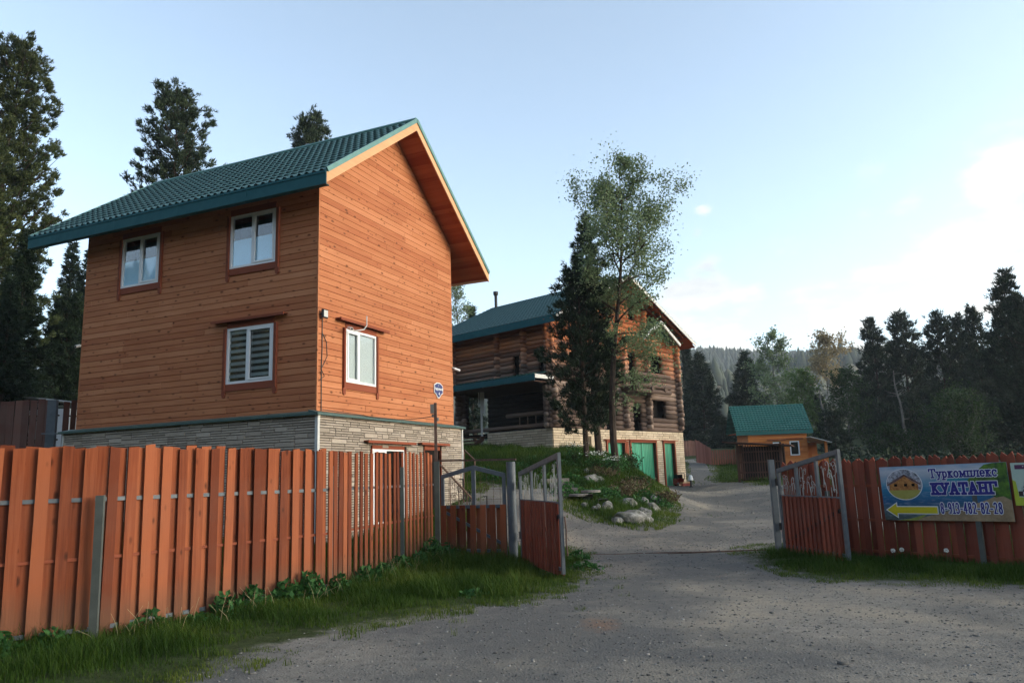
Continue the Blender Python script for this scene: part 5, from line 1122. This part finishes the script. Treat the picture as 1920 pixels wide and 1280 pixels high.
# ---------------------------------------------------------------- trees
TT = {'L1':(-20.77,30,2.87,18.01,2.07), 'L1b':(-17.09,26,2.52,8.30,1.13), 'L0':(-20.53,28,2.73,12.86,1.57), 'L2':(-28.73,48,4.72,13.16,1.62), 'L3':(-24.09,42,3.86,11.46,1.33), 'L4':(-20.39,34,3.12,7.16,1.15), 'L5':(-16.32,24,2.38,6.10,0.84), 'T2':(-17.74,38,3.28,19.51,2.24), 'T3':(-13.62,50,4.14,23.15,1.83), 'M1':(-3.76,50,3.43,12.34,1.76), 'M2':(-3.23,62,4.45,11.37,0.61), 'R1':(21.05,85,4.34,10.48,2.27), 'R1b':(21.23,92,5.12,12.18,0.65), 'R2':(21.77,80,3.82,2.78,0.96), 'R3':(26.16,85,4.36,10.29,2.15), 'R4':(26.09,75,3.39,12.22,2.53), 'R5':(39.60,95,5.58,12.88,3.00), 'R6':(26.77,70,3.01,7.64,2.07), 'R6b':(29.84,68,2.89,7.37,2.29), 'R7':(34.42,72,3.21,12.26,2.23), 'R8':(37.36,72,3.25,12.80,2.23), 'R9':(37.54,66,2.85,11.98,1.95), 'R10':(38.39,62,2.60,11.68,1.74), 'R10b':(39.46,66,2.88,11.45,1.58), 'R11':(33.41,50,1.69,12.70,1.83), 'R12':(31.72,46,1.40,9.98,1.94), 'r1':(38.96,85,4.64,9.58,1.79), 'r2':(40.54,82,4.36,9.91,1.73), 'r3':(43.27,80,4.24,10.63,1.01), 'r4':(42.66,78,3.98,8.68,1.97), 'r5':(44.02,75,3.68,9.80,1.79), 'r6':(45.44,72,3.38,10.56,1.82), 'r7':(33.95,85,4.50,7.45,1.55), 'r8':(37.68,58,2.31,7.92,1.39), 'r9':(32.18,62,2.49,6.39,1.74), 'r10':(30.88,64,2.61,5.67,1.80), 'r11':(25.12,60,2.25,5.31,1.69), 'r12':(34.09,60,2.38,6.16,1.69), 'r13':(34.47,52,1.84,5.60,1.61), 'r14':(34.17,56,2.10,5.90,1.57), }
def px_(y): return y / 1423 * 1.875
def con(k, name, label, kind='cedar', mat='cedar', cb=.06, dens=1.0, group=None, **kw):
    x, y, z, h, r = TT[k]; h *= (.68 if k[0] == 'r' else 1); r *= (.8 if k[0] == 'r' else .88 if k in ('R7','R8','R9','R10','R10b','R12') else 1); return conifer(name, label, (x, y, z - .15), h + .15, r, kind, sum(map(ord, k)) * 7, px_(y), group, cb, dens, mat, **kw)
con('L1', 'cedar_tree', 'tallest cedar at the left edge, reaching almost to the top of the picture', cb=.12, dens=1.5, mat='pine')
con('L0', 'cedar_tree', 'cedar half outside the left edge, in front of the tallest cedar', cb=.05, dens=1.3, mat='pine')
con('L1b', 'fir_tree', 'dense dark fir directly under the tallest cedar at the left edge', 'spruce', 'fir', .02, 1.5)
con('L2', 'fir_tree', 'slim pointed fir seen under the left end of the green roof', 'spruce', 'fir', .02, 1.3)
con('L3', 'fir_tree', 'pointed fir partly hidden behind the left corner of the plank house', 'spruce', 'fir', .02, 1.2)
con('L4', 'pine_tree', 'bushy low pine between the fir and the corner of the plank house', 'cedar', 'fir', .0, 1.5)
con('L5', 'fir_tree', 'short dark fir just behind the brown fence at the left edge', 'spruce', 'fir', .0, 1.4)
con('T2', 'cedar_tree', 'rounded cedar rising behind the left half of the green roof', cb=.3, dens=1.25)
con('T3', 'cedar_tree', 'cedar tip showing just above the ridge of the plank house roof', cb=.4, dens=1.15)
con('M2', 'spruce_tree', 'tiny thin spruce tip between the two houses', 'spruce', 'fir', .1, 1.2)
x, y, z, h, r = TT['M1']; leafy('birch_tree', 'leafy birch showing between the plank house and the log house roof', (x, y, z), h, r, 5, px_(y), cb=.3, nleaf=5500, mat='aspen')
conifer('cedar_tree', 'dense dark cedar standing in front of the log house corner', (2.42, 26.3, 1.85), 6.95, 1.32, 'cedar', 71, .036, None, .15, 1.0, 'fir')
conifer('pine_tree', 'slender young pine between the dark cedar and the tall aspen', (3.05, 28.0, 2.0), 9.45, 1.25, 'pine', 72, .036, None, .14, 1.6, 'cedar', lean=(-.05, 0))
leafy('aspen_tree', 'tall light leaved aspen in front of the log house gable', (3.47, 25.5, 1.45), 11.4, 2.15, 73, .036, cb=.44, nleaf=30000, lsize=.085, top=(.42, 0), mat='aspen', bark='bark', low=[((.75, -.3, 4.35), .42, 60), ((1.25, -.2, 4.0), .3, 30), ((.5, -.3, 3.2), .3, 22), ((1.0, -.2, 3.2), .25, 14), ((.3, -.2, 2.4), .22, 10)], air=.5)
con('R1', 'spruce_tree', 'full spruce in front of the hazy hill beside the log house', 'spruce', 'fir', .05, 1.35)
con('R1b', 'spruce_tree', 'very thin dead topped spruce touching the eave of the log house', 'spruce', 'fir', .05, 1.3)
con('R2', 'spruce_tree', 'small young spruce right of the full spruce', 'spruce', 'fir', .03, 1.2)
con('R3', 'spruce_tree', 'spruce behind the left end of the bright green cabin roof', 'spruce', 'fir', .1, 1.35)
for k, name, label, mat, nl in (('R4', 'poplar_tree', 'pale green poplar rising behind the bright green cabin roof', 'aspen', 7000), ('R5', 'birch_tree', 'sparse tan topped birch against the bright horizon', 'bare', 4200), ('R6', 'birch_tree', 'fresh green birch just right of the pale poplar', 'aspen2', 5200), ('R6b', 'birch_tree', 'dark green leafy tree below the tan topped birch', 'bush', 6000)):
    x, y, z, h, r = TT[k]; leafy(name, label, (x, y, z), h, r, ord(k[1]), px_(y), cb=.12 if k != 'R5' else .45, nleaf=nl, mat=mat, lsize=px_(y) * 2.3, air=.2)
for k, l in (('R7', 'leftmost of the tall rounded cedars behind the right fence'), ('R8', 'second tall cedar from the left behind the right fence, with a rounded head'), ('R9', 'third tall cedar behind the right fence, just left of the twin headed pair'),
             ('R10b', 'lower left cedar of the twin headed pair on the right'), ('R10', 'higher right cedar of the twin headed pair on the right'), ('R12', 'cedar at the right edge of the picture beside the highest one')):
    con(k, 'cedar_tree', l, cb=.12, mat='fir', dens=.95, group='tall cedars behind the right fence')
con('R11', 'pine_tree', 'highest open topped pine near the right edge of the picture', 'pine', 'fir', .1, 1.5, 'tall cedars behind the right fence')
for k in ('r1', 'r2', 'r3', 'r4', 'r5', 'r6', 'r7', 'r8', 'r9', 'r10', 'r11', 'r12', 'r13', 'r14'):
    con(k, 'fir_tree', 'dark conifer in the shaded inner rows of the forest behind the right fence', 'spruce' if k in ('r3', 'r7') else 'cedar', 'fir', .0, .85, 'shaded conifers behind the right fence')
leafy('leafy_bush', 'round dark green bush behind the banner fence, under the cedars', (26.2, 45.2, .9), 4.4, 2.3, 91, .06, cb=.02, nleaf=9000, mat='bush', lsize=.14, air=.1, cat='bush')
leafy('leafy_bush', 'low dark bush left of the round one behind the banner fence', (23.0, 47, .9), 2.9, 1.6, 92, .06, cb=.02, nleaf=5000, mat='bush', lsize=.14, air=.1, cat='bush')
def snag(label, p, top, r, group='bare leaning trunks'):
    t = thing('bare_tree', label, 'tree', p); a = MB(); d = Vector(top); k = 8
    a.tube([d * (i / k) + Vector((.06 * math.sin(i * 1.7), 0, 0)) for i in range(k + 1)], [r * (1 - .75 * i / k) for i in range(k + 1)], 7)
    for i in range(16): q = d * random.uniform(.35, .97); a.tube([q, q + Vector((random.uniform(-1, 1), random.uniform(-.5, .5), random.uniform(-.1, .5))) * .8], [.03, .008], 4, False)
    a.build('trunk', M['bark2'], t)
snag('bare grey trunk leaning left in front of the dark cedars', (26.2, 51, 1.9), (-.55, 0, 5.9), .12)
snag('straight pale trunk between the poplar and the cedars', (27.1, 66, 2.7), (-.5, 0, 5.5), .16)

rng_ = np.random.default_rng(77); n_ = 16000; xx = rng_.uniform(17, 50, n_); yy = rng_.uniform(36, 62, n_); kk = (np.arctan2(xx, yy) < R_(42)) & (np.arctan2(xx, yy) > R_(23)); xx, yy = xx[kk], yy[kk]
P_ = np.stack([xx, yy, ground(xx, yy) + 1.0 * rng_.random(len(xx)) * (.3 + vnoise(xx, yy, 2.2))], 1); V, F, r = leaf_mesh(P_, .30, rng_); tag(np_mesh('undergrowth', V, F, M['fir'], rnd=r), 'dark undergrowth filling the forest floor behind the right fence', 'undergrowth', kind='stuff')
# ---------------------------------------------------------------- shrubs, flowers and weeds in the garden
def shrub(name, label, x, y, r, h, mat, seed, n=700, ls=.07, group=None, cat='shrub'):
    rng = np.random.default_rng(seed); t = thing(name, label, cat, (x, y, gz(x, y)), 0, group); a = MB()
    tips = []
    for i in range(14):
        q = rng.uniform(0, 6.28); e = np.array([math.cos(q) * r * rng.uniform(.3, 1), math.sin(q) * r * rng.uniform(.3, 1), h * rng.uniform(.5, 1)]); a.tube([(0, 0, -.05), e * [.45, .45, .6], e], [.012, .009, .004], 4, False); tips += [e, e * .75 + rng.normal(size=3) * .05]
    a.build('stem', M['bark'], t); tips = np.array(tips); P = tips[rng.integers(0, len(tips), n)] + rng.normal(size=(n, 3)) * [r * .26, r * .26, h * .2]; P[:, 2] = np.abs(P[:, 2])
    V, F, rr = leaf_mesh(P, ls, rng); np_mesh('leaves', V, F, M[mat], t, rnd=rr); return t
SH = .62
for i, (x, y, r, h, m, l) in enumerate(((3.0, 22.6, .55, .55, 'redbush', 'reddish low shrub in the centre of the rock garden'), (3.6, 23.8, .6, .6, 'redbush', 'reddish shrub on the right side of the rock garden'), (3.9, 24.6, .5, .6, 'bush', 'green leafy shrub in front of the green garage door'),
    (3.85, 26.6, .5, .85, 'bush', 'upright shrub around the foot of the aspen'), (2.75, 24.6, .5, .5, 'redbush', 'brown twiggy shrub behind the broad pinkish boulder'), (2.35, 21.9, .5, .35, 'weed', 'low leafy plants left of the tall rounded boulder'),
    (4.5, 23.6, .45, .45, 'redbush', 'dark reddish shrub nearest the garage doors'), (3.3, 25.6, .5, .7, 'weed', 'bright leafy shrub between the aspen and the pine'))):
    shrub('garden_shrub', l, x, y, r * .85, h * SH, m, 300 + i, 750, .075)
for i, (x, y, l) in enumerate(((2.6, 25.2, 'white flower clump at the foot of the dark cedar'), (3.15, 25.0, 'white flower clump just left of the aspen trunk'), (2.0, 26.4, 'small white flowers in the grass left of the dark cedar'))):
    t = shrub('flower_clump', l, x, y, .3, .55, 'weed', 330 + i, 350, .06, cat='flowers'); rng = np.random.default_rng(i)
    P = np.stack([rng.normal(size=90) * .22, rng.normal(size=90) * .2, .55 + rng.random(90) * .14], 1); V, F, rr = leaf_mesh(P, .05, rng, .5); np_mesh('petals', V, F, M['flower'], t, rnd=rr)
for i, (u, l) in enumerate(((2.20, 'left one of three white dandelion clocks under the banner'), (2.34, 'middle one of three white dandelion clocks under the banner'), (3.0, 'right one of three white dandelion clocks under the banner'))):
    q = RA + RD * u + RN * .55; t = thing('dandelion', l, 'flower', (q[0], q[1], gz(q[0], q[1])), 0, 'dandelions under the banner'); a = MB(); a.tube([(0, 0, 0), (.01, 0, .2 + .02 * i)], .004, 5); a.build('stem', M['weed'], t)
    rng = np.random.default_rng(i + 60); P = nrm(rng.normal(size=(120, 3))) * .028 + [0.01, 0, .22 + .02 * i]; V, F, rr = leaf_mesh(P, .018, rng); np_mesh('seed_head', V, F, M['flower'], t, rnd=rr)

# ---------------------------------------------------------------- grass, weeds and gravel
def blades(name, label, box, n, hfun, w, seed, mind=0.0, patch=.50, cat='grass', lift=0):
    rng = np.random.default_rng(seed); x = rng.uniform(box[0], box[1], n); y = rng.uniform(box[2], box[3], n); s = sdf(x, y)
    den = vnoise(x, y, .55) * .55 + vnoise(x + 7, y, .16) * .45; k = (s > mind - .45) & (den + np.clip(s, -.45, 1.0) * .42 + .12 * (rng.random(n) - .5) > patch); k |= (s > -1.5) & (s < 0) & (vnoise(x + 31, y + 17, .33) > .80 + .1 * np.abs(s)) & (rng.random(n) < .35)
    inh = ((x - NA[0]) * math.sin(NT) + (y - NA[1]) * math.cos(NT), -(x - NA[0]) * math.cos(NT) + (y - NA[1]) * math.sin(NT)); k &= ~((inh[0] > -.25) & (inh[0] < 6.3) & (inh[1] > -.25) & (inh[1] < 7.4))
    il = ((x - LA[0]) * math.sin(LT) + (y - LA[1]) * math.cos(LT), -(x - LA[0]) * math.cos(LT) + (y - LA[1]) * math.sin(LT)); k &= ~((il[0] > -.2) & (il[0] < 11) & (il[1] > -.2) & (il[1] < 6.5))
    x, y, s = x[k], y[k], s[k]; n = len(x); z = ground(x, y); h = hfun(x, y, np.maximum(s, 0)) * rng.uniform(.4, 1.2, n) * (.45 + 1.1 * vnoise(x + 3, y + 5, .38)); a = rng.uniform(0, 6.28, n); ln = rng.uniform(.15, .75, n) * h; wd = w * rng.uniform(.7, 1.3, n)
    b = np.stack([x, y, z - .01], 1); sd = np.stack([np.cos(a), np.sin(a), 0 * a], 1) * wd[:, None] / 2; ld = np.stack([-np.sin(a), np.cos(a), 0 * a], 1) * ln[:, None]; up = np.array([0, 0, 1.0])
    m = b + ld * .3 + up * (h * .6)[:, None]; t = b + ld + up * h[:, None] * .95
    V = np.stack([b - sd, b + sd, m + sd * .7, m - sd * .7, t + sd * .12, t - sd * .12], 1).reshape(-1, 3)
    F = (np.array([(0, 1, 2, 3), (3, 2, 4, 5)])[None] + (np.arange(n) * 6)[:, None, None]).reshape(-1, 4); r = np.clip(vnoise(x, y, .8) * .6 + rng.random(n) * .45 - .08 + .4 * np.exp(-np.maximum(s, 0) / .22), 0, 1).repeat(6)
    return tag(np_mesh(name, V, F, M['grass'], rnd=r), label, cat, kind='stuff')
blades('grass', 'rough green verge grass along the left fence', (-9, 1.6, 4.6, 15.9), 260000, lambda x, y, s: .035 + .10 * np.clip(s, 0, 1.0) + .05 * vnoise(x, y, .5), .007, 1)
blades('grass', 'dark verge grass along the right gate leaf and banner fence', (3.8, 9.5, 8.2, 15.6), 90000, lambda x, y, s: .04 + .14 * np.clip(s, 0, .8), .008, 2, patch=.36)
blades('grass', 'tall grass covering the bank below the log house', (-6, 6.5, 16.5, 37), 190000, lambda x, y, s: .08 + .16 * np.clip(s, 0, 1), .016, 3, patch=.25)
blades('grass', 'grass strip beside the woodshed and far road', (9, 19, 30, 62), 60000, lambda x, y, s: .08 + .08 * np.clip(s, 0, 1), .03, 4, patch=.3)
blades('grass', 'grass inside the fence around the basement of the plank house', (-7, 0, 10, 20), 30000, lambda x, y, s: .12 + .1 * np.clip(s, 0, 1), .012, 5, patch=.4)
def weeds(name, label, spots, seed, ls=.085):
    rng = np.random.default_rng(seed); P = []
    for x, y, r, h, n in spots:
        k = rng.normal(size=(n, 2)) * r * .55; xx, yy = x + k[:, 0], y + k[:, 1]; P.append(np.stack([xx, yy, ground(xx, yy) + h * rng.random(n) ** .7 * np.exp(-(k ** 2).sum(1) / (r * r))], 1))
    P = np.concatenate(P); V, F, r = leaf_mesh(P, ls, rng, -.2); return tag(np_mesh(name, V, F, M['weed'], rnd=r), label, 'weeds', kind='stuff')
weeds('weeds', 'broad leaved nettles and weeds growing against the left fence', [(-5.0, 7.45, .28, .30, 260), (-4.6, 7.75, .2, .22, 120), (-4.0, 8.55, .2, .25, 90), (-3.45, 9.25, .22, .3, 160), (-3.25, 9.6, .25, .32, 200), (-2.95, 10.0, .25, .36, 260), (-2.75, 10.35, .22, .4, 240), (-2.45, 10.7, .2, .32, 200), (-2.25, 11.6, .25, .32, 220), (-2.1, 12.2, .25, .26, 200), (-1.95, 12.9, .25, .3, 180), (-1.75, 13.7, .25, .25, 160), (-1.6, 14.5, .3, .4, 260), (-1.3, 14.6, .2, .3, 140), (-3.6, 8.8, .3, .12, 120), (-.6, 10.3, .25, .1, 90), (1.1, 13.2, .3, .12, 120), (1.05, 14.2, .25, .2, 120)], 5)
weeds('weeds', 'leafy weeds covering the garden bank', [(random.uniform(1.2, 4.4), random.uniform(20.2, 27), .4, .26, 90) for _ in range(30)] + [(random.uniform(-1, 2), random.uniform(23.5, 30), .4, .25, 70) for _ in range(16)], 6, .10)
def stones(name, label, n, samp, size, seed, pal=(0, 1)):
    rng = np.random.default_rng(seed); x, y = samp(rng, n); s = sdf(x, y); k = s < .25 + .3 * rng.random(len(x)); x, y = x[k], y[k]; n = len(x); z = ground(x, y) + .03 * 0
    near_ = np.clip((60 - np.hypot(x, y)) / 30, 0, 1); z = z + near_ * (.035 * (vnoise(x, y, 1.7) - .5) + .018 * (vnoise(x + 9, y, .5) - .5))
    B = np.array([(-1, -1, -.6), (1, -1, -.6), (1, 1, -.6), (-1, 1, -.6), (-.6, -.7, .7), (.7, -.6, .7), (.6, .6, .7), (-.7, .6, .7)], float); FB = np.array([(0, 1, 5, 4), (1, 2, 6, 5), (2, 3, 7, 6), (3, 0, 4, 7), (4, 5, 6, 7), (0, 3, 2, 1)])
    sz = size(rng, n, x, y); v = B[None] * (1 + .35 * rng.normal(size=(n, 8, 3)).clip(-1.2, 1.2)) * sz[:, None, None] * rng.uniform(.5, 1, (n, 1, 3)) * [1, 1, .6]; a = rng.uniform(0, 6.28, n); c, s_ = np.cos(a), np.sin(a)
    v = np.stack([v[..., 0] * c[:, None] - v[..., 1] * s_[:, None], v[..., 0] * s_[:, None] + v[..., 1] * c[:, None], v[..., 2]], -1); v += np.stack([x, y, z + sz * .12], 1)[:, None]
    F = (FB[None] + (np.arange(n) * 8)[:, None, None]).reshape(-1, 4); r = (pal[0] + (pal[1] - pal[0]) * rng.random(n) ** 1.4).repeat(8)
    return tag(np_mesh(name, v.reshape(-1, 3), F, M['pebble'], rnd=r), label, 'gravel', kind='stuff')
def s1(rng, n): y = 3.2 + 15 * rng.random(n) ** 1.3; return (rng.uniform(-1, 1, n) * (1 + y * .75), y)
stones('gravel', 'loose pebbles scattered over the dirt forecourt', 22000, s1, lambda r, n, x, y: .0045 + .012 * r.random(n) ** 5 + .0006 * y, 8)
stones('gravel', 'larger loose stones on the forecourt', 300, s1, lambda r, n, x, y: .014 + .026 * r.random(n) ** 3, 9)
stones('gravel', 'coarse gravel on the yard and far road', 10000, lambda r, n: (r.uniform(-1, 13, n), r.uniform(15, 48, n)), lambda r, n, x, y: .012 + .022 * r.random(n) ** 4, 10)
def s3(rng, n): u = rng.uniform(.8, 3.6, n); o = rng.uniform(.9, 1.7, n) + rng.normal(size=n) * .1; return (RA[0] + RD[0] * u + RN[0] * o, RA[1] + RD[1] * u + RN[1] * o)
stones('gravel', 'patch of pale chippings below the banner fence', 900, s3, lambda r, n, x, y: .008 + .012 * r.random(n) ** 2, 12, (.75, 1.2))

rng_ = np.random.default_rng(501); a = MB()
for _ in range(90):
    t_ = rng_.random(); p0, p1 = [(LF[1], LF[2]), (LF[2], LF[3])][rng_.integers(0, 2)]; x = p0[0] + (p1[0] - p0[0]) * t_ + abs(rng_.normal()) * .35 + .08; y = p0[1] + (p1[1] - p0[1]) * t_ - abs(rng_.normal()) * .25
    z = gz(x, y); h = rng_.uniform(.12, .34); l = rng_.normal(size=2) * .09; a.cur = rng_.random(); a.tube([(x, y, z), (x + l[0] * .4, y + l[1] * .4, z + h * .6), (x + l[0], y + l[1], z + h)], [.0028, .0022, .0015], 3, False)
M['straw'] = plain('dry_straw', (.34, .28, .16), .9, .1, bump=0)
tag(a.build('dry_stalks', M['straw']), 'dry pale stalks standing in the verge grass by the left fence', 'stalks', kind='stuff')
